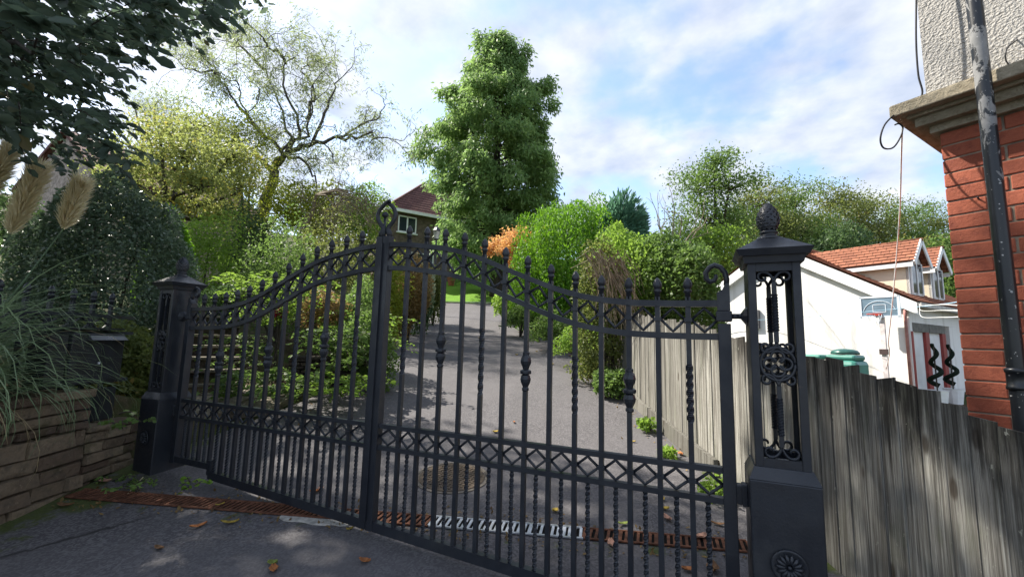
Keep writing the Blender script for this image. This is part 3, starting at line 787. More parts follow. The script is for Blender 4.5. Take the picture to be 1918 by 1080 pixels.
# ================================================================== channel drain across the entrance
DL = np.array([-2.05, -.50, 0]); DR = np.array([2.02, .885, 0])
dd = DR - DL; DLEN = np.linalg.norm(dd); dd /= DLEN; dn = np.array([-dd[1], dd[0], 0]); dang = math.atan2(dd[1], dd[0])
def dz(P): return g(to_uv(P)[0])
def drain_pt(s_, t_, z_=0): P = DL + dd * s_ + dn * t_; return np.array([P[0], P[1], dz(P) + z_])
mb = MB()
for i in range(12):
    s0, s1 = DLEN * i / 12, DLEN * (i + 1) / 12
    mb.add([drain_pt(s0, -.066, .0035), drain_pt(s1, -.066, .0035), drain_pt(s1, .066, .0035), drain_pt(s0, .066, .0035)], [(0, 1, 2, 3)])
tag(mb.build('drain_shade_strip', CHANNEL_SHADE), 'flat dark strip painted as the shaded channel under the drain grates across the entrance', None, None, 'structure')  # flat near-black strip; the shade inside the channel is put into its colour
segs = [(0.0, 1.0, RUST, 'rusty brown drain grate nearest the stone wall'), (1.005, 1.95, RUST, 'rusty drain grate passing under the left gate leaf'), (1.955, 2.42, RUST, 'short rusty drain grate just behind the meeting stiles'),
        (2.425, 3.345, GALV, 'silver galvanised drain grate in the middle of the entrance'), (3.35, DLEN, RUST, 'rusty drain grate nearest the wooden fence')]
for s0, s1, mt, lab in segs:
    o_ = empty('drain_grate', drain_pt((s0 + s1) / 2, 0, 0), lab, 'drain grate', 'drain grates across the entrance')
    for t_ in (-.058, .058):
        mb = MB(); a0, a1 = drain_pt(s0, t_, .008), drain_pt(s1, t_, .008)
        mb.bar(a0, a1, .014, .008); mb.build('side_rim', mt, o_)
    n = int((s1 - s0) / .034)
    for i in range(n + 1):
        s_ = s0 + .009 + (s1 - s0 - .018) * i / n; sk = .012 if mt is RUST else 0.006
        mb = MB(); mb.bar(drain_pt(s_ - sk, -.0515, .0075), drain_pt(s_ + sk, .0515, .0075), .016 if i % 6 else .022, .006); mb.build('slat', mt, o_)
# chipped pale concrete strip in front of the drain
q = []
r_ = random.Random(4)
fr, bk = [], []
for i in range(13):
    s_ = 1.50 + i * .040; fr.append(drain_pt(s_, -.085 - r_.uniform(.028, .052) * (1 if 0 < i < 12 else .2), .0)); bk.append(drain_pt(s_, -.072, 0))
poly = fr + bk[::-1]; mb = MB(); mb.prism([p_ - (0, 0, .01) for p_ in poly], (0, 0, .018))
tag(mb.build('concrete_strip', mat_plain('pale_concrete', (.40, .38, .34), .9, .2, var=.25, scale=30, bump=.5)), 'chipped pale concrete strip along the drain by the gate stiles', 'concrete strip')

# ================================================================== manhole cover in the drive
mc = np.array([.01, .90]); zc = g(to_uv(mc)[0])
slope = Matrix.Rotation(math.atan(.1), 4, Vector((0.893, .45, 0)))
mh = empty('manhole_cover', (mc[0], mc[1], zc), 'round worn metal manhole cover set in the drive behind the gate', 'manhole cover')
MANH = mat_plain('worn_iron_cover', (.10, .075, .052), .7, .3, .2, var=.45, scale=22, bump=.4)
def flat(mb):
    for i, q in enumerate(mb.v):
        w_ = Vector((q[0] - mc[0], q[1] - mc[1], 0)); mb.v[i] = (q[0], q[1], q[2] + .1 * (-.45 * w_.x + .893 * w_.y))
    return mb
flat(MB().lathe((mc[0], mc[1], zc - .02), [(.285, 0), (.285, .026), (.265, .028), (.262, .023)], 36)).build('frame_ring', mat_plain('concrete_collar', (.16, .14, .115), .9, .2, var=.35, scale=25), mh)
pl = flat(MB().lathe((mc[0], mc[1], zc - .02), [(.252, 0), (.252, .027), (.246, .029)], 36)).build('plate', MANH, mh)
mb = MB(); k = 0
for i in range(-7, 8):
    for j in range(-7, 8):
        x_, y_ = i * .032, j * .032
        if math.hypot(x_, y_) < .225: mb.box((mc[0] + x_, mc[1] + y_, zc + .0105), (.017, .017, .006), .5 + .8 * ((i + j) % 2)); k += 1
st = flat(mb).build('stud', MANH, mh); st['kind'] = 'stuff'
# ================================================================== brick house at the right
B0 = np.array([2.964, .766, 0.0]); EB = np.array([.82, -.572, 0]); EB /= np.linalg.norm(EB); NBK = np.array([EB[1], -EB[0], 0])   # outward
zg_ = -.35
bh = empty('brick_house', (B0[0], B0[1], zg_), 'red brick house corner with a stone cornice and roughcast upper wall beside the fence', 'house')
def hp(s_, o_, z_): P = B0 + EB * s_ + NBK * o_; return (P[0], P[1], z_)
def hbox(s0, s1, o0, o1, z0, z1):   # o: outward offset
    return MB().hexa([hp(s0, o1, z0), hp(s1, o1, z0), hp(s1, o0, z0), hp(s0, o0, z0), hp(s0, o1, z1), hp(s1, o1, z1), hp(s1, o0, z1), hp(s0, o0, z1)])
WL = 1.25
hbox(.005, WL, -2.6, -.0045, zg_, 2.27).build('wall_core', MORTAR, bh)
hang = math.atan2(EB[1], EB[0]); off = world_loc(bh)
def brick_me(l_):
    mb = MB(); b = .004
    mb.hexa([(-l_ / 2, -.05, -.0340), (l_ / 2, -.05, -.0340), (l_ / 2, .05, -.0340), (-l_ / 2, .05, -.0340), (-l_ / 2, -.05, .0340), (l_ / 2, -.05, .0340), (l_ / 2, .05, .0340), (-l_ / 2, .05, .0340)])
    me = mb.mesh('brick_block'); bm = bmesh.new(); bm.from_mesh(me); bmesh.ops.bevel(bm, geom=[e for e in bm.edges], offset=b, segments=1, affect='EDGES'); bm.to_mesh(me); bm.free(); me.materials.append(BRICK); return me
BM = {l_: brick_me(l_) for l_ in (.215, .14, .1025)}
row = 0; z = zg_ + .04
while z < 2.25:
    s_ = 0.0; i = 0
    while s_ < WL - .05:
        l_ = .14 if (row % 2 and i == 0) else .215
        if s_ + l_ > WL + .02: l_ = .1025
        P = hp(s_ + l_ / 2, -.05 + random.uniform(-.0012, .0012), z)
        o = link('brick', BM[l_], None, bh, (P[0] - off.x, P[1] - off.y, P[2] - off.z), hang)
        o.rotation_euler = (random.uniform(-.01, .01), random.uniform(-.006, .006), hang + random.uniform(-.006, .006))
        s_ += l_ + .009; i += 1
    # return face: bricks along the hidden side, first one of each course
    P = hp(.05, -.16 - (.0 if row % 2 else .06), z)
    z += .0745; row += 1
mb = hbox(-.001, .0055, -2.55, -.11, zg_, 2.26); mb.build('side_facing', BRICK, bh)
# cornice tiers
tiers = [(2.262, 2.302, .030), (2.302, 2.350, .074), (2.350, 2.368, .098), (2.368, 2.430, .152)]
for i, (a, b, ov) in enumerate(tiers):
    hbox(-ov, WL + .3, -2.6, ov, a + .0004 * i, b + .0008).build('cornice_tier', CORNICE, bh, bevel=.006 if i > 2 else .003)
# weathered sloping top
mb = MB(); ov = .146; mb.hexa([hp(-ov, ov, 2.4295), hp(WL + .3, ov, 2.4295), hp(WL + .3, -.3, 2.4295), hp(-ov, -2.6, 2.4295), hp(-ov, ov, 2.434), hp(WL + .3, ov, 2.434), hp(WL + .3, -.02, 2.495), hp(.0, -.02, 2.495)])
mb.build('cornice_weathering', CORNICE, bh)
hbox(-.030, WL + .2, -2.6, .028, 2.42, 5.4).build('roughcast_wall', ROUGH, bh)
# drain pipe with peeling paint
dp = empty('drain_pipe', hp(.175, .075, zg_), 'black drain pipe with peeling grey paint on the brick corner', 'drain pipe')
P0p, P1p = hp(.165, .20, 5.2), hp(.165, .20, 2.30)
pts = [hp(.208, .205, z_) for z_ in (5.3, 4.2, 3.0, 2.6, 2.4, 2.2, 1.9, 1.4, .9, .4, zg_)]
MB().tube(pts, .0285, 16).build('pipe', PIPE, dp, True)
for z_ in (1.02, 2.95):
    MB().lathe(hp(.208, .205, z_), [(.031, -.045), (.036, -.042), (.036, -.030), (.033, -.026), (.033, .026), (.037, .030), (.037, .044), (.030, .048)], 16).build('collar', PIPE, dp, True)
MB().bar(hp(.208, .01, 1.02), hp(.208, .19, 1.02), .02, .02).build('bracket', IRON, dp)
# nail in the brick
tag(MB().tube([hp(.115, -.004, 1.873), hp(.115, .03, 1.880)], .004, 6).build('wall_nail', CABLEBLACK), 'rusty nail sticking out of the brickwork left of the pipe', 'nail')
# cables on the house
def cable(name, pts, r_, mat, label, cat='cable', n=6, sub=6):
    P = np.array(pts, float); m_ = len(P); out_ = []
    for i in range(m_ - 1):
        p0, p1, p2, p3 = P[max(0, i - 1)], P[i], P[i + 1], P[min(m_ - 1, i + 2)]
        for t in np.linspace(0, 1, sub, endpoint=False):
            out_.append(.5 * (2 * p1 + (p2 - p0) * t + (2 * p0 - 5 * p1 + 4 * p2 - p3) * t * t + (3 * p1 - p0 - 3 * p2 + p3) * t ** 3))
    out_.append(P[-1])
    return tag(MB().tube(out_, r_, n).build(name, mat, None, True), label, cat)
cable('black_cable', [at(1716, -60, 2.32), at(1716, 0, 2.3), at(1716, 80, 2.28), at(1720, 140, 2.27), at(1727, 178, 2.26), at(1700, 205, 2.3), at(1678, 214, 2.32)], .0042, CABLEBLACK, 'black cable dropping past the roughcast wall corner to the cornice')
cable('looped_cable', [at(1676, 214, 2.31), at(1657, 234, 2.31), at(1649, 260, 2.31), at(1655, 277, 2.31), at(1672, 277, 2.32), at(1685, 260, 2.33), at(1691, 240, 2.34), at(1684, 232, 2.34), at(1676, 234, 2.34)], .0042, CABLEBLACK, 'black cable looping out below the cornice corner')
cable('hanging_cable', [at(1690, 238, 2.40), at(1688, 300, 2.75), at(1686, 380, 3.1), at(1681, 460, 3.4), at(1674, 540, 3.6), at(1668, 600, 3.75), at(1664, 640, 3.9), at(1666, 660, 4.0), at(1660, 690, 4.1)], .0042, CABLEWHITE, 'thin pale cable hanging from the cornice down to the fence')
cable('wall_cable', [at(1930, 60, 2.05), at(1905, 75, 2.03), at(1886, 92, 2.02), at(1884, 112, 2.02), at(1893, 124, 2.02), at(1905, 126, 2.02)], .003, CABLEBLACK, 'short black cable curling on the roughcast right of the pipe')

# ================================================================== white garage house
G0 = np.array([6.616, 12.124, 0]); E1 = np.array([-.82, .572, 0]); E1 /= np.linalg.norm(E1); E2 = np.array([-E1[1] * -1, -E1[0], 0]); E2 = np.array([.572, .82, 0]) / np.linalg.norm([.572, .82])
GF = -.35
def gp(s_, t_, z_): P = G0 + E1 * s_ + E2 * t_; return np.array([P[0], P[1], z_])
ga = empty('garage_house', gp(0, 0, GF), 'white rendered garage with terracotta roof and two dormers beyond the fence', 'house')
def gbox(s0, s1, t0, t1, z0, z1): return MB().hexa([gp(s1, t0, z0), gp(s0, t0, z0), gp(s0, t1, z0), gp(s1, t1, z0), gp(s1, t0, z1), gp(s0, t0, z1), gp(s0, t1, z1), gp(s1, t1, z1)])
AP = 3.25; EV = 2.40; AZ = 4.40; GW = 6.5; GL = 8.0
MB().prism([gp(0, 0, GF), gp(GW, 0, GF), gp(GW, 0, EV), gp(AP, 0, AZ), gp(0, 0, EV)], E2 * .25).build('gable_wall', WHITE, ga)
MB().prism([gp(0, GL, GF), gp(GW, GL, GF), gp(GW, GL, EV), gp(AP, GL, AZ), gp(0, GL, EV)], -E2 * .25).build('gable_wall', WHITE, ga)
gbox(GW - .25, GW - .002, .252, GL - .252, GF, EV).build('side_wall', WHITE, ga)
gbox(.002, .25, .252, GL - .252, 1.86, EV).build('side_wall', WHITE, ga)
gbox(.002, .25, 3.0, GL - .252, GF, 1.858).build('side_wall', WHITE, ga)
REDP = mat_plain('red_post_paint', (.27, .045, .038), .6, .4, var=.2, scale=8)
for t0, t1 in ((.03, .16), (1.02, 1.30), (2.32, 2.60)): gbox(-.012, .20, t0 + .0, t1, GF, 1.63).build('door_post', REDP, ga)
for t0, t1 in ((.16, 1.30), (1.34, 2.60)): gbox(-.014, .10, t0, t1, 1.632, 1.858).build('lintel_panel', mat_plain('grey_lintel', (.16, .155, .14), .8, .2, var=.25, scale=9), ga)
DOORW = mat_plain('white_door', (.72, .72, .72), .5, .4, var=.04)
for t0, t1 in ((.165, 1.015), (1.305, 2.315)):
    d_ = gbox(.05, .10, t0, t1, GF, 1.63).build('door', DOORW, ga)
    for k in range(3): gbox(.042, .048, t0 + .08, t1 - .08, GF + .12 + k * .62, GF + .64 + k * .62).build('door_panel', DOORW, d_)
# corner down pipe on the gable
MB().tube([gp(.06, -.05, GF), gp(.06, -.05, 2.0), gp(.03, -.12, 2.2)], .035, 8).build('down_pipe', mat_plain('pinkish_down_pipe', (.42, .20, .18), .6), ga, True)
# roof
TERRA = mat_roof('terracotta_tiles', (.33, .135, .078), (.24, .095, .058), .20, .145)
def roof_slope(name, O, ex, ey, nrm, L, H, courses, mat, parent, skew=0.0, skewr=0.0):
    """sawtooth courses in the slope's own axes (x along eave, y up slope); skew pulls the top edge in"""
    vs_, fs = [], []; ch = H / courses
    for i in range(courses):
        y0, y1 = i * ch, (i + 1) * ch + .02
        a0, b0 = skew * y0 / H, L - skewr * y0 / H; a1, b1 = skew * min(1, y1 / H), L - skewr * min(1, y1 / H)
        o = len(vs_); vs_ += [(a0, y0, .045), (b0, y0, .045), (b1, y1, .020), (a1, y1, .020), (a0, y0, .0), (b0, y0, .0)]
        fs += [(o, o + 1, o + 2, o + 3), (o + 4, o + 5, o + 1, o)]
    o = len(vs_); vs_ += [(0, 0, 0), (L, 0, 0), (L - skewr, H, 0), (skew, H, 0)]; fs.append((o + 3, o + 2, o + 1, o))
    me = bpy.data.meshes.new(name); me.from_pydata(vs_, [], fs); me.update()
    ob = link(name, me, mat, parent)
    M = Matrix(((ex[0], ey[0], nrm[0], O[0]), (ex[1], ey[1], nrm[1], O[1]), (ex[2], ey[2], nrm[2], O[2]), (0, 0, 0, 1)))
    M.translation -= world_loc(parent); ob.matrix_basis = M; return ob
Z3 = np.array([0, 0, 1.0])
def unit(v_): v_ = np.array(v_, float); return v_ / np.linalg.norm(v_)
pitch = (AZ - EV) / AP
for side in (0, 1):
    dirs = E1 if side == 0 else -E1; s_e = -.22 if side == 0 else GW + .22
    ey = unit(dirs + Z3 * pitch); L = GL + .36; ze = EV + .10 - .22 * pitch
    H = (AP + .22) * math.hypot(1, pitch); nrm = np.cross(E2, ey) if side == 1 else np.cross(ey, E2) * 1.0
    nrm = nrm if nrm[2] > 0 else -nrm
    ex = np.cross(ey, nrm); O = gp(s_e, -.18 if ex @ E2 > 0 else GL + .18, ze)
    roof_slope('roof_slope', O, ex, ey, nrm, L, H, 24, TERRA, ga)
MB().tube([gp(AP, -.18, AZ + .15), gp(AP, GL + .18, AZ + .15)], .09, 8).build('ridge', TERRA, ga, True)
for side in (0, 1):   # barge boards
    s_e = -.22 if side == 0 else GW + .22; ze = EV + .075 - .22 * pitch; za = AZ + .075; hb_ = .30
    poly = [gp(s_e, -.17, ze), gp(AP, -.17, za), gp(AP, -.17, za - hb_ - .05), gp(s_e, -.17, ze - hb_)]
    MB().prism(poly, E2 * .05).build('barge_board', FASCIA, ga)
    MB().prism([gp(s_e + (.02 if side == 0 else -.02), -.115, ze - hb_ + .02), gp(AP, -.115, za - hb_ - .03), gp(AP, -.115, za - hb_ - .01), gp(s_e + (.02 if side == 0 else -.02), -.115, ze - hb_ + .04)], E2 * .11).build('soffit', FASCIA, ga)
gbox(-.30, -.19, -.15, GL, EV - .17, EV - .06).build('gutter', mat_plain('grey_gutter', (.46, .44, .40), .6), ga)
# dormers
GLASS = NT('window_glass'); GLASS = GLASS.princ((.03, .04, .05), .06, 0., .8)
def dormer(t0, t1):
    tm = (t0 + t1) / 2; sf = .22; ze = 3.62; zr = 4.20; hw = (t1 - t0) / 2
    s_b = (ze - EV) / pitch
    d_ = MB()
    for t_, dv in ((t0, 1), (t1, -1)):
        d_.prism([gp(sf, t_, EV + sf * pitch - .1), gp(s_b + .1, t_, ze), gp(sf, t_, ze)], E2 * .08 * dv)
    dm = d_.build('dormer_cheek', CREAM, ga)
    MB().prism([gp(sf - .002, t0, EV), gp(sf - .002, t1, EV), gp(sf - .002, t1, ze), gp(sf - .002, tm, zr - .06), gp(sf - .002, t0, ze)], E1 * .06).build('dormer_front', FASCIA, ga)
    wn_ = MB(); wn_.prism([gp(sf - .03, t0 + .12, EV + .35), gp(sf - .03, t1 - .12, EV + .35), gp(sf - .03, t1 - .12, ze - .05), gp(sf - .03, t0 + .12, ze - .05)], E1 * .02); w_ = wn_.build('dormer_window', GLASS, ga)
    mb = MB()
    for t_ in (t0 + .10, tm, t1 - .10): mb.prism([gp(sf - .045, t_ - .03, EV + .3), gp(sf - .045, t_ + .03, EV + .3), gp(sf - .045, t_ + .03, ze - .02), gp(sf - .045, t_ - .03, ze - .02)], E1 * .03)
    mb.build('window_frame', FASCIA, w_)
    for dv, t_ in ((1, t0 - .16), (-1, t1 + .16)):
        ey = unit(E2 * dv * (hw + .16) + Z3 * (zr - ze + .10)); H = math.hypot(hw + .16, zr - ze + .10)
        nrm = np.cross(E1, ey); nrm = nrm if nrm[2] > 0 else -nrm; ex = np.cross(ey, nrm)
        Ls = (zr - EV) / pitch + .1 - (sf - .22)
        sk = Ls - ((ze - .1 - EV) / pitch + .12)
        fwd = ex @ E1 > 0
        O = gp(sf - .20, t_, ze - .06) if fwd else gp(sf - .20 + Ls, t_, ze - .06)
        roof_slope('dormer_roof', O, ex, ey, nrm, Ls, H, 7, TERRA, ga)
        A_ = gp(sf - .15, t_ + dv * .02, ze - .14); MB().bar(A_, gp(s_b - .1, t_ + dv * .02, ze - .14), .04, .12).build('dormer_fascia', FASCIA, ga)
        MB().bar(gp(sf - .19, t_, ze - .12), gp(sf - .19, tm, zr + .0), .03, .14).build('dormer_barge', FASCIA, ga)
    MB().tube([gp(sf - .22, tm, zr + .04), gp((zr - EV) / pitch, tm, zr + .04)], .05, 6).build('dormer_ridge', TERRA, ga, True)
dormer(1.0, 2.0); dormer(2.7, 3.7)
mb = MB(); MB().prism([gp(4.05, -.10, 1.75), gp(3.78, -.10, 1.75), gp(3.78, -.10, 2.35), gp(4.05, -.10, 2.35)], E2 * .09).build('meter_box', mat_plain('meter_box_grey', (.10, .10, .105), .6), ga)
# basketball hoop
bk = empty('basketball_hoop', gp(.48, -.45, GF), 'basketball backboard with red hoop on a pole before the white gable', 'basketball hoop')
tq = -.42
def gq(s0, s1, z0, z1, t0, t1): return gbox(s0, s1, t0, t1, z0, z1)
BBG = mat_plain('backboard_panel', (.16, .23, .29), .25, .5, var=.15, scale=3)
gq(.06, .86, 2.00, 2.50, tq, tq + .02).build('panel', BBG, bk)
BBF = mat_plain('backboard_frame', (.62, .68, .74), .5, .4, var=.08)
for a in ((.04, .88, 2.485, 2.53), (.04, .88, 1.965, 2.015), (.03, .085, 1.965, 2.53), (.835, .89, 1.965, 2.53)): gq(*a, tq - .012, tq + .035).build('frame_bar', BBF, bk)
for a in ((.32, .60, 2.30, 2.315), (.32, .60, 2.10, 2.115), (.32, .335, 2.10, 2.315), (.585, .60, 2.10, 2.315)): gq(*a, tq - .006, tq - .002).build('target_line', BBF, bk)
MB().tube([gp(.46 + .34 * math.cos(a), tq - .004, 2.10 + .30 * math.sin(a)) for a in np.linspace(.2, math.pi - .2, 16)], .007, 5).build('target_arc', BBF, bk)
HOOP = mat_plain('hoop_red', (.50, .06, .04), .5)
MB().tube([gp(.50 + .16 * math.cos(a), tq - .20 + .16 * math.sin(a), 2.05) for a in np.linspace(0, 2 * math.pi, 25)], .010, 6).build('hoop_ring', HOOP, bk, True)
gq(.42, .58, 2.02, 2.07, tq - .05, tq - .004).build('hoop_bracket', HOOP, bk)
mb = MB()
for k in range(10):
    a = k * math.pi / 5; mb.tube([gp(.50 + .155 * math.cos(a), tq - .20 + .155 * math.sin(a), 2.04), gp(.50 + .10 * math.cos(a + .3), tq - .20 + .10 * math.sin(a + .3), 1.86), gp(.50 + .08 * math.cos(a), tq - .20 + .08 * math.sin(a), 1.72)], .004, 4)
mb.build('net', BBF, bk)
gbox(.40, .50, tq + .06, tq + .14, GF, 2.2).build('pole', mat_plain('hoop_pole', (.62, .56, .55), .6), bk)
gbox(.36, .54, tq + .03, tq + .08, 1.02, 1.16).build('pole_clamp', mat_plain('clamp_dark', (.05, .03, .03), .6), bk)
# spiral topiaries by the doors and a white trough
TOPI = mat_plain('dark_topiary', (.010, .016, .010), .9, .1, var=.4, scale=30, bump=.5)
for t_, lab in ((.50, 'dark spiral topiary by the garage door nearest the corner'), (1.70, 'dark spiral topiary by the second garage door, farther from the corner')):
    root = empty('spiral_topiary', gp(-.28, t_, GF), lab, 'topiary', 'spiral topiaries at the garage doors')
    pts = []; rad = []
    for a in np.linspace(0, 1, 46):
        rr = .145 * (1 - a) + .03; th = a * 2.3 * 2 * math.pi; pts.append(gp(-.28 + rr * math.sin(th) * .8, t_ + rr * math.cos(th), GF + .62 + 1.05 * a)); rad.append(.06 * (1 - .35 * a))
    MB().tube(pts, rad, 7).build('spiral_foliage', TOPI, root)
    MB().lathe(gp(-.28, t_, GF), [(.15, 0), (.21, .50), (.22, .52), (.18, .51)], 12).build('pot', FASCIA, root)
    MB().tube([gp(-.28, t_, GF + .4), gp(-.28, t_, GF + 1.6)], .015, 5).build('stem', BARK, root)
P = gp(-.5, 3.0, GF); tr = MB().hexa([gp(-.35, 2.75, GF), gp(-.65, 2.75, GF), gp(-.65, 3.4, GF), gp(-.35, 3.4, GF), gp(-.3, 2.7, GF + .42), gp(-.7, 2.7, GF + .42), gp(-.7, 3.45, GF + .42), gp(-.3, 3.45, GF + .42)])
tag(tr.build('trough_planter', mat_plain('white_trough', (.6, .6, .6), .6)), 'pale trough planter on the yard past the garage doors', 'planter')
# green plastic tank behind the fence
tk = empty('green_tank', (*at(1583, 666, 6.2)[:2], -.3), 'green plastic tank with a domed lid showing over the fence', 'tank')
TG = mat_plain('green_plastic', (.05, .21, .17), .38, .5, var=.15, scale=5)
tx = at(1583, 666, 6.2); tang = math.atan2(E1[1], E1[0])
ztk = tx[2]
mb = MB(); mb.box((tx[0], tx[1], (ztk - .06 - .3) / 2), (.42, .44, ztk - .06 + .3), tang); mb.build('body', TG, tk, bevel=.06)
mb = MB(); mb.box((tx[0], tx[1], ztk - .025), (.36, .36, .08), tang); mb.build('shoulder', TG, tk, bevel=.03)
mb = MB(); mb.box((tx[0] - .36 * math.cos(tang) * -1, tx[1] + .36 * math.sin(tang), ztk - .03), (.24, .36, .07), tang); mb.build('rib', TG, tk, bevel=.025)
MB().lathe((tx[0], tx[1], ztk + .02), [(.17, 0), (.17, .03), (.15, .055), (.09, .075), (.02, .082)], 20).build('lid', mat_plain('dark_lid', (.03, .10, .085), .3), tk, True)
# washing line and wires to the house
cable('washing_line', [gp(6.2, -.3, 2.0), gp(3.0, -.3, 2.02), at(1690, 577, 9.5), at(1760, 570, 6.5), at(1815, 562, 2.75)], .006, mat_plain('blue_line', (.25, .42, .55), .6), 'pale blue line stretched past the garage gable to the brick house', 'line')
for k, (ya, yb) in enumerate(((562, 574), (566, 582), (572, 592))):
    cable('overhead_wire', [gp(-.25, -.1, 2.30 - .03 * k), at(1725, ya + 10 + 5 * k, 8), at(1765, yb - 4 + 3 * k, 5), at(1812, yb, 2.75)], .004, FASCIA, ['topmost', 'middle', 'lowest, most sagging'][k] + ' white wire running from the garage eave to the brick house', 'wire')

# ================================================================== house up the hill
ROOFB = mat_roof('brown_red_tiles', (.12, .055, .05), (.16, .075, .065), .30, .30)
A0 = at(724, 386, 30.0); za_ = A0[2]
rgt = unit((CR[0], CR[1], 0)); fw = unit((CF[0], CF[1], 0))
EH = unit(rgt * .84 + fw * .54); EW = unit(-rgt * .54 + fw * .84)
hz_ = za_ - 5.6
hh = empty('hill_house', (A0[0], A0[1], hz_), 'house with a brown hipped tile roof behind the conifer at the top of the drive', 'house')
def hhp(a, b, z_): P = A0 + EH * a + EW * b; return np.array([P[0], P[1], z_])
LX, WX, INS, RZ = 12.0, 6.4, 3.9, 3.5
HB = mat_plain('hill_house_brick', (.14, .105, .085), .9, .2, var=.3, scale=5)
MB().hexa([hhp(.45, .45, hz_), hhp(LX - .45, .45, hz_), hhp(LX - .45, WX - .45, hz_), hhp(.45, WX - .45, hz_), hhp(.45, .45, za_ + .05), hhp(LX - .45, .45, za_ + .05), hhp(LX - .45, WX - .45, za_ + .05), hhp(.45, WX - .45, za_ + .05)]).build('wall', HB, hh)
sl = math.hypot(WX / 2, RZ); ey = unit(EW * WX / 2 + Z3 * RZ); nr = np.cross(EH, ey)
roof_slope('roof_slope', hhp(0, 0, za_), EH, ey, nr, LX, sl, 14, ROOFB, hh, INS, INS)
ey2 = unit(-EW * WX / 2 + Z3 * RZ); roof_slope('roof_slope', hhp(LX, WX, za_), -EH, ey2, np.cross(-EH, ey2), LX, sl, 14, ROOFB, hh, INS, INS)
ey3 = unit(EH * INS + Z3 * RZ); roof_slope('roof_slope', hhp(0, WX, za_), -EW, ey3, np.cross(-EW, ey3), WX, math.hypot(INS, RZ), 14, ROOFB, hh, WX / 2, WX / 2)
MB().bar(hhp(0, 0, za_ + .03), hhp(INS, WX / 2, za_ + RZ + .05), .16, .12).build('hip_ridge', ROOFB, hh)
MB().bar(hhp(-.02, -.02, za_ - .10), hhp(LX, -.02, za_ - .10), .10, .22).build('fascia', FASCIA, hh)
MB().bar(hhp(-.02, 0, za_ - .10), hhp(-.02, WX, za_ - .10), .10, .22).build('fascia', FASCIA, hh)
def hwin(a0, a1, z0, z1):
    mb = MB(); mb.hexa([hhp(a0, .40, z0), hhp(a1, .40, z0), hhp(a1, .46, z0), hhp(a0, .46, z0), hhp(a0, .40, z1), hhp(a1, .40, z1), hhp(a1, .46, z1), hhp(a0, .46, z1)]); w_ = mb.build('window', GLASS, hh)
    mb = MB()
    for x0, x1, y0, y1 in ((a0, a0 + .08, z0, z1), (a1 - .08, a1, z0, z1), ((a0 + a1) / 2 - .05, (a0 + a1) / 2 + .05, z0, z1), (a0, a1, z0, z0 + .08), (a0, a1, z1 - .08, z1)):
        mb.hexa([hhp(x0, .34, y0), hhp(x1, .34, y0), hhp(x1, .398, y0), hhp(x0, .398, y0), hhp(x0, .34, y1), hhp(x1, .34, y1), hhp(x1, .398, y1), hhp(x0, .398, y1)])
    mb.build('window_frame', FASCIA, w_)
    mb = MB(); mb.bar(hhp(a0 - .1, .33, z0 - .05), hhp(a1 + .1, .33, z0 - .05), .16, .08); mb.build('sill', FASCIA, w_)
hwin(1.0, 2.35, za_ - 1.55, za_ - .35); hwin(2.0, 3.8, za_ - 4.4, za_ - 2.9); hwin(4.4, 5.8, za_ - 1.55, za_ - .35)

# ================================================================== neighbour's house at the left, behind the trees
PEB = mat_plain('pebble_dash', (.34, .29, .25), .95, .1, var=.35, scale=9, bump=.8)
N0 = at(185, 330, 13.0); ns = unit(-rgt * .9 + fw * .43); nk = unit(rgt * .43 + fw * .9)
nh = empty('neighbour_house', (N0[0], N0[1], 1.0), 'pale pebble dashed house gable glimpsed behind the overhanging leaves', 'house')
def npnt(a, b, z_): P = N0 + ns * a + nk * b; return np.array([P[0], P[1], z_])
zt_ = N0[2]
MB().prism([npnt(0, 0, 1.0), npnt(6, 0, 1.0), npnt(6, 0, zt_ + .3), npnt(2.6, 0, zt_ + 1.75), npnt(0, 0, zt_)], nk * 5).build('gable_wall', PEB, nh)
for a, b in (((-.15, zt_ - .02), (2.6, zt_ + 1.86)), ((6.15, zt_ + .27), (2.6, zt_ + 1.86))):
    MB().prism([npnt(a[0], -.15, a[1]), npnt(b[0], -.15, b[1]), npnt(b[0], -.15, b[1] + .12), npnt(a[0], -.15, a[1] + .12)], nk * 5.3).build('roof_slope', ROOFB, nh)

# ================================================================== lamp post and pot by the lawn
LPp = at(818, 436, 17.0); zg2 = ground_z(LPp[0], LPp[1])
lp = empty('lamp_post', (LPp[0], LPp[1], zg2), 'black lantern on a post in front of the tall conifer', 'street lamp')
x_, y_, z_ = LPp
MB().tube([(x_, y_, zg2), (x_, y_, z_ - .3)], [.05, .035], 8).build('post', IRON, lp)
mb = MB(); mb.lathe((x_, y_, z_ - .30), [(.04, 0), (.09, .03), (.10, .05)], 8); mb.build('lantern_base', IRON, lp)
MB().lathe((x_, y_, z_ - .25), [(.085, 0), (.145, .30)], 6).build('lantern_glass', mat_plain('frosted_glass', (.45, .45, .40), .3, .5), lp)
MB().lathe((x_, y_, z_ + .05), [(.18, 0), (.17, .04), (.08, .16), (.03, .19), (.02, .25)], 6).build('lantern_roof', IRON, lp)
pp = at(845, 533, 30.5); zg3 = g(to_uv(pp)[0]) + .05
pt_ = empty('terracotta_pot', (pp[0], pp[1], zg3), 'terracotta plant pot standing at the far edge of the lawn', 'plant pot')
MB().lathe((pp[0], pp[1], zg3), [(.19, 0), (.27, .5), (.30, .50), (.30, .58), (.24, .58)], 14).build('pot', mat_plain('terracotta', (.36, .13, .07), .8), pt_)
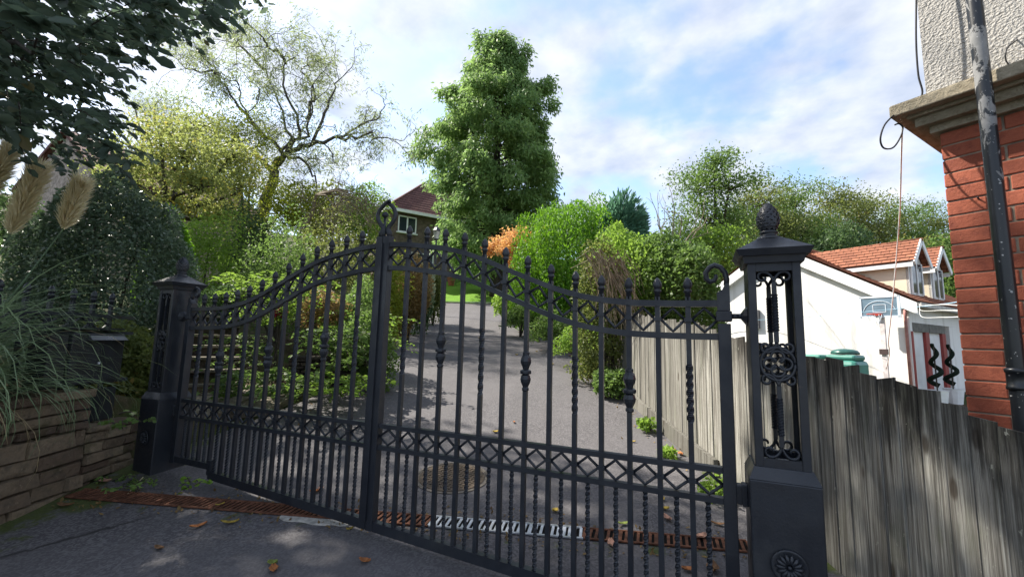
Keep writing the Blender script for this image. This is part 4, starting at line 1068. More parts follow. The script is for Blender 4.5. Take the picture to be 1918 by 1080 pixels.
# ================================================================== vegetation helpers
def wave_noise(P, freq, seed, k=7):
    r_ = np.random.default_rng(seed); out_ = np.zeros(len(P))
    for i in range(k):
        w_ = r_.normal(size=3); w_ /= np.linalg.norm(w_); out_ += np.sin(P @ w_ * freq * r_.uniform(.6, 1.9) + r_.uniform(0, 6.28))
    return out_ / k ** .5
def rand_dir(n, r_):
    d = r_.normal(size=(n, 3)); return d / np.linalg.norm(d, axis=1)[:, None]
def leaf_obj(name, pts, L, W_, mat, parent, seed, dirs=None, dirmix=.0, flat=0.0, rnd=None, six=False, lv=.35):
    """one quad (or two folded ones) per leaf at pts; dirs bends the leaves' long axis; flat turns the blades level"""
    r_ = np.random.default_rng(seed); n = len(pts)
    off = np.array(world_loc(parent)) if parent is not None else np.zeros(3)
    a = rand_dir(n, r_)
    if dirs is not None:
        a = a * (1 - dirmix) + dirs * dirmix; a /= np.linalg.norm(a, axis=1)[:, None] + 1e-9
    nn = rand_dir(n, r_)
    if flat: nn = nn * (1 - flat) + np.array([0, 0, 1.0]) * flat
    b = np.cross(nn, a); b /= np.linalg.norm(b, axis=1)[:, None] + 1e-9
    sc = r_.uniform(1 - lv, 1 + lv, n)[:, None]
    p = pts - off; Lh = a * L * sc; Wh = b * W_ * sc * .5
    if six:
        c = np.cross(a, b); fold = c * W_ * sc * .22
        V = np.stack([p, p + Lh * .35 + Wh + fold, p + Lh * .75 + Wh * .8 + fold, p + Lh, p + Lh * .75 - Wh * .8 + fold, p + Lh * .35 - Wh + fold], 1).reshape(-1, 3)
        base = np.arange(n)[:, None] * 6
        F = np.concatenate([base + np.array([0, 1, 2, 3]), base + np.array([0, 3, 4, 5])], 1).reshape(-1)
        nf = 2 * n; nv = 6 * n
    else:
        V = np.stack([p, p + Lh * .45 + Wh, p + Lh, p + Lh * .45 - Wh], 1).reshape(-1, 3); F = np.arange(4 * n); nf = n; nv = 4 * n
    me = bpy.data.meshes.new(name); me.vertices.add(nv); me.vertices.foreach_set('co', V.astype(np.float32).ravel())
    me.loops.add(4 * nf); me.loops.foreach_set('vertex_index', F.astype(np.int32)); me.polygons.add(nf)
    me.polygons.foreach_set('loop_start', np.arange(0, 4 * nf, 4, dtype=np.int32)); me.update(calc_edges=True)
    if rnd is None: rnd = np.clip(.5 + .22 * wave_noise(pts, 2.2 / max(.3, np.ptp(pts[:, 2]) * .35), seed + 5) + r_.normal(0, .2, n), 0, 1)
    at_ = me.attributes.new('rnd', 'FLOAT', 'FACE'); at_.data.foreach_set('value', (np.repeat(rnd, 2) if six else rnd).astype(np.float32))
    o = link(name, me, mat, parent); o['kind'] = 'stuff'; return o
def blob(n, c, rad, seed, lumpy=.28, shell=.45, low=-.9, freq=2.6):
    r_ = np.random.default_rng(seed); d = rand_dir(int(n * 1.6) + 10, r_); d = d[d[:, 2] > low][:n]
    k = (1 + lumpy * wave_noise(d, freq, seed + 1) + .10 * wave_noise(d, freq * 3.2, seed + 2)) * (1 - shell * r_.random(len(d)) ** 1.6)
    return np.array(c) + d * np.array(rad) * k[:, None], d
def stems(mb, base, targets, r0, r_, n=4, wig=.06):
    for t in targets:
        base = np.array(base, float); t = np.array(t, float); L = np.linalg.norm(t - base); pts = [base]
        for i in range(1, n + 1): pts.append(base + (t - base) * i / n + r_.normal(0, wig * L / n, 3) * (i < n))
        mb.tube(pts, np.linspace(r0, r0 * .3, n + 1), 5, cap=False)
PLANTS = []
def shrub(name, label, box, depth, mat, n, L, W_, cat='shrub', seed=None, lumpy=.28, shell=.5, flat=0., group=None, deepf=.8, nst=5, dirs=None, dirmix=0., stem_mat=None, low=-.85, base=None, sit=None):
    x0, y0, x1, y1 = box; seed = seed or (int(x0 * 7 + y0 * 3 + depth * 10) % 9973 + 3); r_ = np.random.default_rng(seed)
    c = at((x0 + x1) / 2, (y0 + y1) / 2, depth); sit_ = sit; rx = (x1 - x0) / 2 * depth / FPX; rz = (y1 - y0) / 2 * depth / FPX; ry = max(rx * deepf, .1)
    zg = ground_z(c[0], c[1])
    if sit_ is True: c[2] = zg + rz * .55
    elif sit_ is None and 0 < c[2] - rz - zg < 1.6 * rz: top_ = c[2] + rz; rz = (top_ - zg) / 2; c[2] = zg + rz
    root = empty(name, (c[0], c[1], min(zg, c[2])), label, cat, group)
    p, d = blob(n, c, (1, 1, 1), seed, lumpy, shell, low)
    q = p - c; p = c + q[:, :1] * rx * rgt + q[:, 1:2] * ry * fw + q[:, 2:] * rz * Z3
    p[:, 2] = np.maximum(p[:, 2], zg + .01)
    dd_ = None
    if dirs == 'out': dd_ = d[:, :1] * rgt + d[:, 1:2] * fw + d[:, 2:] * Z3
    elif dirs == 'up': dd_ = np.repeat(np.array([[0, 0, 1.0]]), len(p), 0)
    elif dirs == 'down': dd_ = np.repeat(np.array([[0, 0, -1.0]]), len(p), 0)
    leaf_obj('foliage', p, L, W_, mat, root, seed, dd_, dirmix, flat, six=L * FPX / depth > 9)
    mb = MB(); stems(mb, (c[0], c[1], zg - .05), p[r_.integers(0, len(p), nst)] * .8 + c * .2, .018 + .012 * rz, r_)
    s_ = mb.build('stem', stem_mat or BARK, root); s_['kind'] = 'stuff'
    return root

# leaf colours: (dark, light)
LF = {
 'hedge': mat_leaf('hedge_leaf', (.055, .088, .058), (.120, .178, .105), .25, .30),
 'mid': mat_leaf('mid_leaf', (.060, .115, .024), (.150, .235, .055), .45),
 'bright': mat_leaf('bright_leaf', (.095, .185, .020), (.215, .33, .050), .5),
 'lime': mat_leaf('lime_leaf', (.12, .17, .012), (.27, .31, .035), .5),
 'yellow': mat_leaf('yellow_autumn_leaf', (.115, .165, .045), (.265, .295, .085), .5, cc=(.46, .34, .03)),
 'willow': mat_leaf('willow_leaf', (.14, .175, .075), (.27, .32, .15), .5),
 'redwood': mat_leaf('redwood_leaf', (.090, .180, .055), (.225, .335, .100), .45),
 'conifer': mat_leaf('golden_conifer_leaf', (.055, .16, .010), (.17, .33, .020), .4),
 'juniper': mat_leaf('blue_juniper_leaf', (.065, .165, .105), (.14, .28, .175), .3),
 'dark': mat_leaf('dark_leaf', (.038, .076, .028), (.090, .150, .050), .35),
 'beech': mat_leaf('beech_leaf', (.048, .074, .060), (.105, .150, .095), .38, .42, cc=(.13, .10, .03)),
 'olive': mat_leaf('olive_leaf', (.075, .105, .024), (.175, .205, .055), .45, cc=(.21, .15, .03)),
 'rust': mat_leaf('rust_leaf', (.16, .11, .045), (.29, .20, .075), .45),
 'orange': mat_leaf('orange_maple_leaf', (.46, .17, .06), (.66, .36, .13), .45),
 'grey': mat_leaf('variegated_leaf', (.16, .20, .11), (.34, .38, .24), .4),
 'pampas': mat_leaf('pampas_blade', (.10, .165, .080), (.26, .34, .18), .35, .45),
 'plume': mat_leaf('pampas_plume', (.64, .53, .30), (.82, .72, .46), .5, .8),
 'red': mat_leaf('pink_flower', (.35, .02, .06), (.55, .06, .13), .4),
 'brown': mat_leaf('dry_vine_leaf', (.13, .11, .03), (.24, .20, .06), .45),
}

# ================================================================== branching trees
def grow(mb, p, d, L, r0, lvl, r_, cfg, tips):
    n = cfg.get('seg', 5); pts = [p]; wig = cfg['wig'] * (1 + .3 * lvl); up = cfg.get('up', 0.0)
    for i in range(n):
        d = d + r_.normal(0, wig, 3) + np.array([0, 0, up * (.5 if lvl else .2)]); d /= np.linalg.norm(d)
        p = p + d * L / n; pts.append(p)
    r1 = r0 * cfg.get('taper', .55); mb.tube(pts, np.linspace(r0, r1, n + 1), 6 if lvl < 2 else 4, cap=lvl > 1)
    if lvl >= cfg['levels']:
        tips.append((np.array(pts), d)); return
    k = cfg['kids'][lvl]
    for j in range(k):
        f_ = r_.uniform(cfg.get('from', .35), 1.0) if j else 1.0
        i = min(n - 1, int(f_ * n)); q = pts[i] + (pts[i + 1] - pts[i]) * (f_ * n - i)
        sd_ = rand_dir(1, r_)[0]; sd_ = sd_ - d * (sd_ @ d); sd_ /= np.linalg.norm(sd_) + 1e-9
        sp = cfg['spread'] * r_.uniform(.6, 1.25); nd = d * math.cos(sp) + sd_ * math.sin(sp); nd /= np.linalg.norm(nd)
        grow(mb, q, nd, L * cfg['ratio'] * r_.uniform(.75, 1.2), r1 * r_.uniform(.6, .85) if j else r1, lvl + 1, r_, cfg, tips)
def tip_points(tips, per, spread, r_, tail=(.0, 1.0)):
    P, Dd = [], []
    for pts, d in tips:
        f_ = r_.uniform(tail[0], tail[1], per) * (len(pts) - 1); i = np.minimum(f_.astype(int), len(pts) - 2); fr = (f_ - i)[:, None]
        P.append(pts[i] * (1 - fr) + pts[i + 1] * fr + r_.normal(0, spread, (per, 3))); Dd.append(np.repeat(d[None], per, 0))
    return np.concatenate(P), np.concatenate(Dd)
def tree(name, label, base, d0, L, r0, cfg, seed, mat, per, spread, Lf, Wf, bark=None, cat='tree', group=None, leafdir=.0, down=0., tail=(0., 1.), flat=0.):
    r_ = np.random.default_rng(seed); root = empty(name, base, label, cat, group); mb = MB(); tips = []
    grow(mb, np.array(base, float) - (0, 0, .15), unit(d0), L, r0, 0, r_, cfg, tips)
    tk_ = mb.build('trunk', bark or BARK, root, True); tk_['kind'] = 'stuff'
    P, Dd = tip_points(tips, per, spread, r_, tail)
    Dd = Dd + np.array([0, 0, -down]); Dd /= np.linalg.norm(Dd, axis=1)[:, None] + 1e-9
    leaf_obj('crown', P, Lf, Wf, mat, root, seed + 1, Dd, leafdir, flat)
    return root, tips

# ---- corkscrew willow
wb = at(492, 430, 15.0); wb[2] = ground_z(wb[0], wb[1])
top = at(505, 330, 15.0)
cfg = dict(levels=5, kids=[3, 3, 3, 3, 3], wig=.15, spread=.62, ratio=.74, taper=.68, seg=6, up=.045, **{'from': .35})
r_ = np.random.default_rng(23)
root = empty('corkscrew_willow', wb, 'tall airy willow with twisting dark branches and thin leaves left of the drive', 'tree'); mb = MB(); tips = []
fork = at(508, 330, 15.0)
pts = [wb - (0, 0, .2), wb * .6 + at(490, 385, 15) * .4, at(497, 372, 15), at(512, 340, 15.0), at(515, 318, 15)]
mb.tube(pts, [.24, .20, .18, .16, .14], 9)
limbs = [((515, 318), (537, 285), (560, 262), (575, 225)), ((515, 318), (528, 290), (498, 262), (470, 215)), ((512, 330), (500, 300), (470, 285), (415, 268)), ((537, 285), (585, 268), (630, 255), (672, 240)), ((528, 290), (545, 250), (520, 190), (495, 130)),
         ((560, 262), (552, 215), (530, 160), (535, 120)), ((498, 262), (455, 200), (432, 165), (412, 140)), ((537, 290), (570, 300), (585, 330), (595, 355)), ((585, 268), (610, 215), (620, 180), (632, 150)), ((630, 255), (665, 262), (695, 250), (715, 262)),
         ((535, 120), (520, 95), (500, 80), (486, 64)), ((575, 225), (590, 190), (578, 150), (560, 128)), ((412, 140), (398, 136), (384, 134), (370, 130)), ((495, 130), (470, 110), (450, 92), (440, 80))]
for i, lm in enumerate(limbs):
    dep = 15 + [0, -.6, .5, .3, 1.0, -.9, .2, -.5, .8, -.2, -.9, .3, .2, 1.0][i]
    q = [at(x, y, 15 + (dep - 15) * j / 3) + r_.normal(0, .06, 3) * (j > 0) for j, (x, y) in enumerate(lm)]
    fine = []
    for j in range(3):
        for t in (0, .33, .66): fine.append(q[j] * (1 - t) + q[j + 1] * t + r_.normal(0, .07, 3) * (t > 0))
    fine.append(q[3]); rr = .095 if i in (0, 1, 2, 3) else .058
    mb.tube(fine, np.linspace(rr, rr * .35, len(fine)), 7, cap=False)
    c2 = dict(levels=3, kids=[3, 3, 2], wig=.24, spread=.75, ratio=.74, taper=.6, seg=6, up=.03, **{'from': .2})
    for j in range(3, len(fine), 2):
        dv = unit(fine[j] - fine[j - 1]); sdv = unit(rand_dir(1, r_)[0] + dv * .6 + np.array([0, 0, .25])); grow(mb, fine[j], sdv, r_.uniform(.6, 1.05), rr * .24, 0, r_, c2, tips)
    grow(mb, fine[-1], unit(fine[-1] - fine[-2]), 1.0, rr * .34, 0, r_, c2, tips)
tk_ = mb.build('trunk', mat_stone('grey_willow_bark', (.10, .09, .075), (.13, .115, .095), (.06, .055, .045), .2), root, True); tk_['kind'] = 'stuff'
P, Dd = tip_points(tips, 15, .11, r_); Dd = Dd * .8 + np.array([0, 0, -.5]); leaf_obj('crown', P, .15, .027, LF['willow'], root, 3, Dd / np.linalg.norm(Dd, axis=1)[:, None], .6)

# ---- dawn redwood
tb = at(930, 470, 27.0); tb[2] = ground_z(tb[0], tb[1])
root = empty('redwood_tree', tb, 'tall conical green conifer standing alone above the lawn', 'tree')
r_ = np.random.default_rng(5); dep = 27.0
tt = at(938, 62, dep); Ht = tt[2] - tb[2]
mb = MB(); trunk = [tb + (tt - tb) * f_ + np.array([.06 * math.sin(9 * f_), .06 * math.cos(7 * f_), 0]) for f_ in np.linspace(-.01, 1, 22)]
mb.tube(trunk, np.linspace(.42, .03, 22) ** 1.0, 10)
prof_y = [60, 80, 110, 150, 200, 250, 300, 350, 400, 440, 470]; prof_l = [10, 44, 62, 84, 118, 145, 148, 132, 112, 100, 84]; prof_r = [10, 38, 62, 82, 98, 108, 108, 104, 100, 98, 88]
P, Dd, Rn = [], [], []
nb_ = 320
for i in range(nb_):
    f_ = .11 + .88 * ((i + r_.random()) / nb_) ** .88
    b0 = tb + (tt - tb) * f_; pyy = project(b0)[1] - np.interp(f_, [0, .5, .8, 1], [0, 26, 42, 10]); az = i * 2.39996 + r_.normal(0, .25)
    lx = math.cos(az); rl_ = np.interp(pyy, prof_y, prof_r) * max(0, lx) ** 2 + np.interp(pyy, prof_y, prof_l) * max(0, -lx) ** 2 + np.interp(pyy, prof_y, [4, 27, 52, 76, 105, 125, 130, 125, 115, 112, 95]) * (1 - lx * lx)
    Lb = rl_ * dep / FPX * r_.uniform(.74, 1.06) * (.78 if r_.random() < .16 else 1) * (1.02 + .08 * math.sin(3 * az + 11 * f_) + .05 * math.sin(5 * az - 23 * f_))
    od = unit(rgt * lx + fw * math.sin(az)); el = np.interp(f_, [0, .3, .7, 1], [.10, .38, .62, 1.0]) + r_.normal(0, .08)
    n = 7; q = []
    for j in range(n + 1):
        s_ = j / n; q.append(b0 + od * Lb * s_ + Z3 * (Lb * (math.tan(el) * s_ * .72 - .30 * s_ * s_)))
    mb.tube(q, np.linspace(.055 * (1 - f_) + .018, .008, n + 1), 5, cap=False)
    q = np.array(q); toward = max(0., -math.sin(az))
    m_ = int(60 + 165 * min(1.2, Lb / 4.0)); nsp = max(4, int(Lb * 3.8))
    sp = np.interp(r_.random(nsp), [0, 1], [.42 + .12 * toward if f_ < .78 else .2, 1.02]) ** .8
    if toward > .55 and f_ < .75: sp = sp[: max(2, int(nsp * .55))]; nsp = len(sp)
    ctr = np.stack([np.interp(sp * n, np.arange(n + 1), q[:, c_]) for c_ in range(3)], 1)
    side = np.cross(od, Z3); ctr += side * r_.normal(0, .20 * Lb ** .5, nsp)[:, None] + Z3 * r_.normal(0, .1, nsp)[:, None]
    per = max(8, m_ * 2 // nsp)
    for c_ in ctr:
        h_ = r_.random(per); g_ = r_.normal(0, 1, (per, 3)) * np.array([.20, .20, .11]); P.append(c_ + g_ - Z3 * (h_[:, None] * .50)); Dd.append(np.repeat((od * .35 - Z3 * .8)[None], per, 0))
        Rn.append(np.clip(r_.normal(.5, .18) + r_.normal(0, .16, per), 0, 1))
tk_ = mb.build('trunk', BARK, root, True); tk_['kind'] = 'stuff'
P = np.concatenate(P); Dd = np.concatenate(Dd); leaf_obj('crown', P, .25, .092, LF['redwood'], root, 8, Dd / np.linalg.norm(Dd, axis=1)[:, None], .55, rnd=np.concatenate(Rn))
print('redwood leaves', len(P))

# ---- clumpy broadleaf tree: branches reach into leaf clumps
def clump_tree(name, label, base_px, depth, clumps, mat, n, L, W_, seed, bark=None, r0=.14, cat='tree', group=None, flat=.2, mats2=None, shell=.85, forks=None, spr=.50):
    r_ = np.random.default_rng(seed); b = at(base_px[0], base_px[1], depth); b[2] = ground_z(b[0], b[1])
    root = empty(name, b, label, cat, group); mb = MB()
    f0 = np.array(forks) if forks is not None else None
    fk = at(*f0, depth) if f0 is not None else b + np.array([0, 0, .35]) * max(1.5, at(clumps[0][0], clumps[0][1], depth)[2] - b[2])
    mb.tube([b - (0, 0, .2), b * .5 + fk * .5 + r_.normal(0, .05, 3), fk], [r0, r0 * .85, r0 * .72], 8)
    tot = sum(c[2] * c[3] for c in clumps); P = []
    for (cx, cy, rx_, ry_, dd__) in clumps:
        c = at(cx, cy, depth + dd__); a, bz = rx_ * (depth + dd__) / FPX, ry_ * (depth + dd__) / FPX
        m_ = int(n * rx_ * ry_ / tot); sub = max(3, m_ // 260)
        sc_, _ = blob(sub, (0, 0, 0), (1, 1, 1), seed + int(cx), .15, .75)
        scw = c + sc_[:, :1] * a * rgt + sc_[:, 1:2] * a * .85 * fw + sc_[:, 2:] * bz * Z3
        mid_ = c - Z3 * bz * .3
        mb.tube([fk, fk * .5 + mid_ * .5 + r_.normal(0, .08, 3), mid_], [r0 * .55, r0 * .38, r0 * .25], 6, cap=False)
        for s_ in scw[:: max(1, sub // 14)]:
            mb.tube([mid_, mid_ * .5 + s_ * .5 + r_.normal(0, .12 * a, 3), s_], [r0 * .22, r0 * .12, r0 * .04], 4, cap=False)
        per = max(6, m_ // sub); rad = spr * (a * a * bz) ** (1 / 3) / max(1, sub / 9) ** (1 / 3)
        for s_ in scw: P.append(s_ + r_.normal(0, 1, (per, 3)) * np.array([rad, rad, rad * .62]))
    tk_ = mb.build('trunk', bark or BARK, root, True); tk_['kind'] = 'stuff'
    P = np.concatenate(P); rn = np.clip(.5 + .20 * wave_noise(P, 1.6, seed) + r_.normal(0, .2, len(P)), 0, 1)
    P[:, 2] = np.maximum(P[:, 2], b[2] + .02)
    leaf_obj('crown', P, L, W_, mat, root, seed + 2, flat=flat, rnd=rn)
    return root
# yellow-green tree at left
clump_tree('autumn_tree', 'yellow green autumn tree with a forked trunk behind the clipped hedge', (308, 470), 10.5,
           [(300, 245, 48, 26, 0), (225, 295, 40, 30, -.8), (370, 235, 46, 24, .9), (345, 290, 55, 28, -.6), (430, 290, 45, 32, .5), (255, 335, 48, 26, .4), (380, 345, 52, 26, -.8), (455, 350, 40, 30, .8), (230, 385, 38, 24, .6), (310, 385, 46, 26, -.3), (405, 400, 50, 26, .4), (280, 290, 40, 26, .8), (330, 340, 44, 24, 1.0)],
           LF['yellow'], 19000, .078, .042, 31, r0=.12, forks=(310, 400))
clump_tree('pale_willow_tree', 'small pale feathery tree against the bright sky, left of the tall willow', (300, 470), 20.0,
           [(290, 190, 50, 32, 0), (320, 215, 45, 28, .5), (255, 200, 35, 25, -.5)], LF['willow'], 2600, .16, .035, 33, r0=.10, shell=1)
# feathery light-green tree behind the yellow one
clump_tree('feathery_tree', 'light green feathery tree between the autumn tree and the twisting willow', (450, 470), 13.5,
           [(440, 260, 60, 55, 0), (470, 320, 60, 50, .3), (420, 330, 55, 45, -.3), (455, 385, 60, 40, 0)], LF['lime'], 13000, .085, .032, 35, r0=.10)

# ---- woodland trees at the right
WG = 'woodland trees behind the garage'
clump_tree('ash_tree', 'tallest woodland tree behind the hedge, just left of the fretwork pillar top', (1340, 560), 24.0,
           [(1338, 300, 38, 30, 0), (1310, 350, 42, 40, .5), (1365, 345, 42, 38, -.5), (1330, 405, 58, 45, 0), (1375, 420, 45, 45, .6), (1300, 450, 40, 38, .4), (1345, 475, 60, 40, 0)], LF['mid'], 19000, .15, .075, 41, r0=.2, group=WG, spr=.40)
clump_tree('ivy_tree', 'bright green ivy covered tree left of the pillar, below the tall ash', (1340, 600), 19.0,
           [(1335, 455, 34, 32, 0), (1350, 495, 42, 40, 0), (1310, 490, 36, 36, .4)], LF['bright'], 6500, .12, .075, 43, r0=.12, group=WG)
for i, (cx, cyt, w_, dp, mt, lab) in enumerate((
        (1425, 375, 62, 30, 'olive', 'olive green woodland tree rising directly behind the pine cone finial'),
        (1490, 378, 58, 31, 'mid', 'green woodland tree right of the pine cone finial, over the tiled ridge'),
        (1555, 372, 62, 33, 'olive', 'broad thin topped woodland tree over the middle of the garage ridge'),
        (1625, 385, 62, 34, 'olive', 'open crowned woodland tree left of the hanging pale cable'),
        (1692, 400, 56, 35, 'mid', 'sparse woodland tree behind the hanging pale cable'),
        (1748, 415, 52, 36, 'olive', 'low woodland tree next to the brick corner'))):
    clump_tree('woodland_tree', lab, (cx, 560), dp, [(cx, cyt, w_ * .72, 34, 0), (cx - 25, cyt + 45, w_ * .8, 34, .8), (cx + 25, cyt + 50, w_ * .8, 34, -.8), (cx, cyt + 88, w_, 34, 0)], LF[mt], 12000, .17, .085, 51 + i, r0=.2, group=WG, flat=.1, spr=.36)
for i, (bx_, dp, mt, lab) in enumerate((((1500, 430, 1660, 520), 27, 'dark', 'dark undergrowth below the woodland, behind the garage roof'), ((1640, 425, 1800, 580), 26, 'olive', 'olive bushes behind the garage dormers'), ((1735, 470, 1830, 610), 22, 'mid', 'green bush between the garage dormer and the brick corner'))):
    shrub('woodland_bush', lab, bx_, dp, LF[mt], 7000, .20, .11, 'bush', 71 + i, group='bushes under the woodland')
# far belt of trees closing the view on the hill
for i, (x0, yt, x1, dp, mt, lab) in enumerate(((-260, 330, 60, 26, 'dark', 'dark tree mass behind the pampas at the left edge'), (40, 330, 330, 24, 'mid', 'green trees far behind the clipped hedge'), (300, 380, 560, 24, 'dark', 'dark trees behind the autumn tree'), (540, 350, 740, 26, 'olive', 'olive trees left of the hill house'), (1020, 430, 1290, 33, 'dark', 'dark trees beyond the golden conifer'), (760, 420, 930, 38, 'dark', 'dark trees below the tall conifer'))):
    shrub('background_tree', lab, (x0, yt, x1, 640), dp, LF[mt], 6500, .26, .14, 'tree', 81 + i, lumpy=.2, shell=.55, group='background trees on the hill')

# ---- bare dead tree
db = at(1262, 500, 14.0); db[2] = ground_z(db[0], db[1]); r_ = np.random.default_rng(9)
root = empty('dead_tree', db, 'bare dead branches sticking up right of the blue juniper', 'tree'); mb = MB(); tips = []
for k in range(6):
    grow(mb, at(1245 + k * 8, 470, 14), unit(rgt * (k - 2.5) * .16 + Z3 * 1.0 + fw * r_.normal(0, .15)), 1.1, .025, 0, r_, dict(levels=2, kids=[2, 2], wig=.12, spread=.5, ratio=.6, taper=.6, seg=5, up=.05), tips)
    mb.tube([db, at(1250 + k * 5, 480, 14), at(1245 + k * 8, 470, 14)], [.06, .035, .027], 6)
tk_ = mb.build('trunk', TWIG, root); tk_['kind'] = 'stuff'
# ================================================================== garden planting right of the drive
r_ = np.random.default_rng(17)
shrub('golden_conifer', 'large bright green conifer dome on the right of the drive', (962, 372, 1190, 640), 10.3, LF['conifer'], 50000, .070, .030, 'conifer', 101, lumpy=.12, shell=.55, dirs='up', dirmix=.55)
shrub('golden_conifer', 'lower bright green conifer between the maple and the conifer dome', (950, 470, 1060, 640), 12.5, LF['conifer'], 15000, .075, .030, 'conifer', 102, lumpy=.12, shell=.35, dirs='up', dirmix=.5)
shrub('blue_juniper', 'spiky blue green juniper on top of the hedge mass', (1108, 378, 1206, 500), 10.2, LF['juniper'], 9000, .15, .034, 'conifer', 103, lumpy=.25, shell=.6, dirs='out', dirmix=.75, sit=False)
shrub('tall_hedge', 'big loose green hedge behind the right gate leaf', (1095, 402, 1288, 690), 7.2, LF['bright'], 30000, .055, .030, 'hedge', 104, lumpy=.24, shell=.5)
shrub('tall_hedge', 'leafy yellow green hedge end hanging over the fence', (1190, 420, 1350, 680), 6.6, LF['mid'], 20000, .060, .032, 'hedge', 105, lumpy=.22, shell=.42)
shrub('creeper_bush', 'brownish creeper bush with dry stems left of the fence end post', (1070, 440, 1190, 660), 6.4, LF['olive'], 11000, .048, .026, 'bush', 106, lumpy=.2, shell=.45)
# dry hanging vine stems
vr = empty('dry_vine', at(1150, 600, 6.0), 'mass of dry pale vine stems hanging by the fence end post', 'vine'); mb = MB()
for k in range(70):
    x0 = r_.uniform(1095, 1170); y0 = r_.uniform(465, 515); d_ = r_.uniform(5.7, 6.1)
    pts = [at(x0 + 20 * r_.normal(), y0 + 20, d_ + .2), at(x0, y0, d_), at(x0 + r_.uniform(5, 30), y0 + 20 + r_.uniform(0, 30), d_ - .05), at(x0 + r_.uniform(15, 55), y0 + r_.uniform(60, 150), d_ - r_.uniform(0, .1))]
    mb.tube(pts, [.004, .006, .005, .003], 4, cap=False)
s_ = mb.build('stem', TWIG, vr); s_['kind'] = 'stuff'
EDGE = 'low plants along the right edge of the drive'
for i, (bx_, dp, mt, L, lab) in enumerate((
        ((925, 545, 990, 610), 14.5, 'bright', .10, 'fresh green edging plant at the far end of the right border'),
        ((940, 570, 1010, 620), 11.5, 'mid', .07, 'low green cushion under the conifer dome, right border'),
        ((990, 590, 1075, 650), 9.2, 'mid', .06, 'low grey green mat beside the middle of the drive, right border'),
        ((1035, 610, 1120, 668), 7.8, 'bright', .05, 'yellow green low plant in the right border'),
        ((1080, 610, 1165, 690), 6.6, 'olive', .05, 'olive trailing plant at the foot of the creeper bush'),
        ((1110, 640, 1175, 712), 5.9, 'mid', .05, 'leafy green clump at the foot of the fence end post'),
        ((1190, 735, 1225, 772), 4.6, 'bright', .05, 'small weed tuft at the foot of the fence'),
        ((1235, 775, 1265, 800), 3.9, 'bright', .04, 'tiny weed at the fence foot nearer the gate'),
        ((1310, 880, 1358, 925), 3.1, 'bright', .035, 'bright fern like weed by the hinge stile at the fence'))):
    shrub('border_plant', lab, bx_, dp, LF[mt], 2600 if i < 6 else 260, L, L * .55, 'plant', 111 + i, lumpy=.3, shell=.7, group=EDGE, low=-.4, nst=4, sit=True if i > 3 else None)
# Japanese maple, orange: flat layered tiers
mp = at(985, 560, 13.5); mp[2] = ground_z(mp[0], mp[1])
root = empty('japanese_maple', mp, 'small orange Japanese maple in front of the tall conifer', 'tree'); mb = MB(); P = []
for (cx, cy, rx_, dd_) in ((975, 438, 30, 0), (950, 452, 28, .3), (925, 462, 16, .1), (1000, 445, 24, -.2), (990, 465, 26, .2), (945, 470, 20, -.3), (965, 455, 26, -.4), (915, 470, 10, 0), (1010, 488, 14, .3), (958, 492, 12, .2), (1022, 432, 10, 0)):
    c = at(cx, cy, 13.5 + dd_); a = rx_ * 13.5 / FPX; m_ = int(26 * rx_)
    q = r_.normal(0, 1, (m_, 3)) * np.array([a * .5, a * .5, .075]); P.append(c + q)
    mb.tube([mp, at(985, 500, 13.5), c - Z3 * .05], [.035, .022, .006], 5, cap=False)
tk_ = mb.build('trunk', BARK, root); leaf_obj('crown', np.concatenate(P), .085, .045, LF['orange'], root, 19, flat=.6)

# ================================================================== garden planting left of the drive
LB_ = 'shrubs along the left side of the drive'
for i, (bx_, dp, mt, n, L, lab) in enumerate((
        ((310, 395, 450, 520), 9.0, 'bright', 9000, .06, 'light green shrub above the left pillar, below the autumn tree'),
        ((415, 390, 520, 515), 10.5, 'dark', 8000, .07, 'dark green shrub in the middle of the left bank'),
        ((505, 345, 640, 450), 14.0, 'lime', 9000, .085, 'yellow green shrub behind the tangled twigs'),
        ((620, 350, 730, 460), 15.0, 'bright', 7500, .09, 'green shrub left of the hill house roof'),
        ((560, 440, 720, 560), 9.5, 'olive', 9000, .055, 'olive shrub behind the top of the left gate leaf'),
        ((460, 430, 600, 560), 8.2, 'mid', 9000, .055, 'green shrub behind the middle of the left gate leaf'),
        ((380, 520, 470, 600), 7.4, 'dark', 5000, .06, 'dark shrub above the stone steps'),
        ((600, 520, 730, 640), 7.0, 'mid', 9000, .05, 'bushy green plant by the meeting stiles, left of the drive'),
        ((560, 540, 650, 620), 6.6, 'rust', 3500, .045, 'reddish brown shrub among the left bank plants'),
        ((650, 590, 735, 690), 5.8, 'mid', 6000, .05, 'leafy plant leaning over the left drive edge'),
        ((700, 480, 760, 600), 9.0, 'lime', 5500, .06, 'yellowish shrub just right of the meeting stiles'),
        ((735, 495, 800, 625), 10.0, 'rust', 9000, .07, 'brown weeping mound at the left edge of the drive'),
        ((775, 495, 812, 575), 12.0, 'grey', 3000, .10, 'pale variegated grass clump beside the brown mound'),
        ((795, 500, 832, 585), 13.5, 'olive', 4000, .08, 'yellow olive bush at the far left end of the drive'),
        ((770, 540, 812, 600), 11.2, 'dark', 2600, .07, 'small dark bush at the foot of the variegated grass'))):
    shrub('border_shrub', lab, bx_, dp, LF[mt], n, L, L * .5, 'shrub', 131 + i, lumpy=.3, shell=.6, group=LB_, dirs='up' if mt == 'grey' else None, dirmix=.6 if mt == 'grey' else 0)
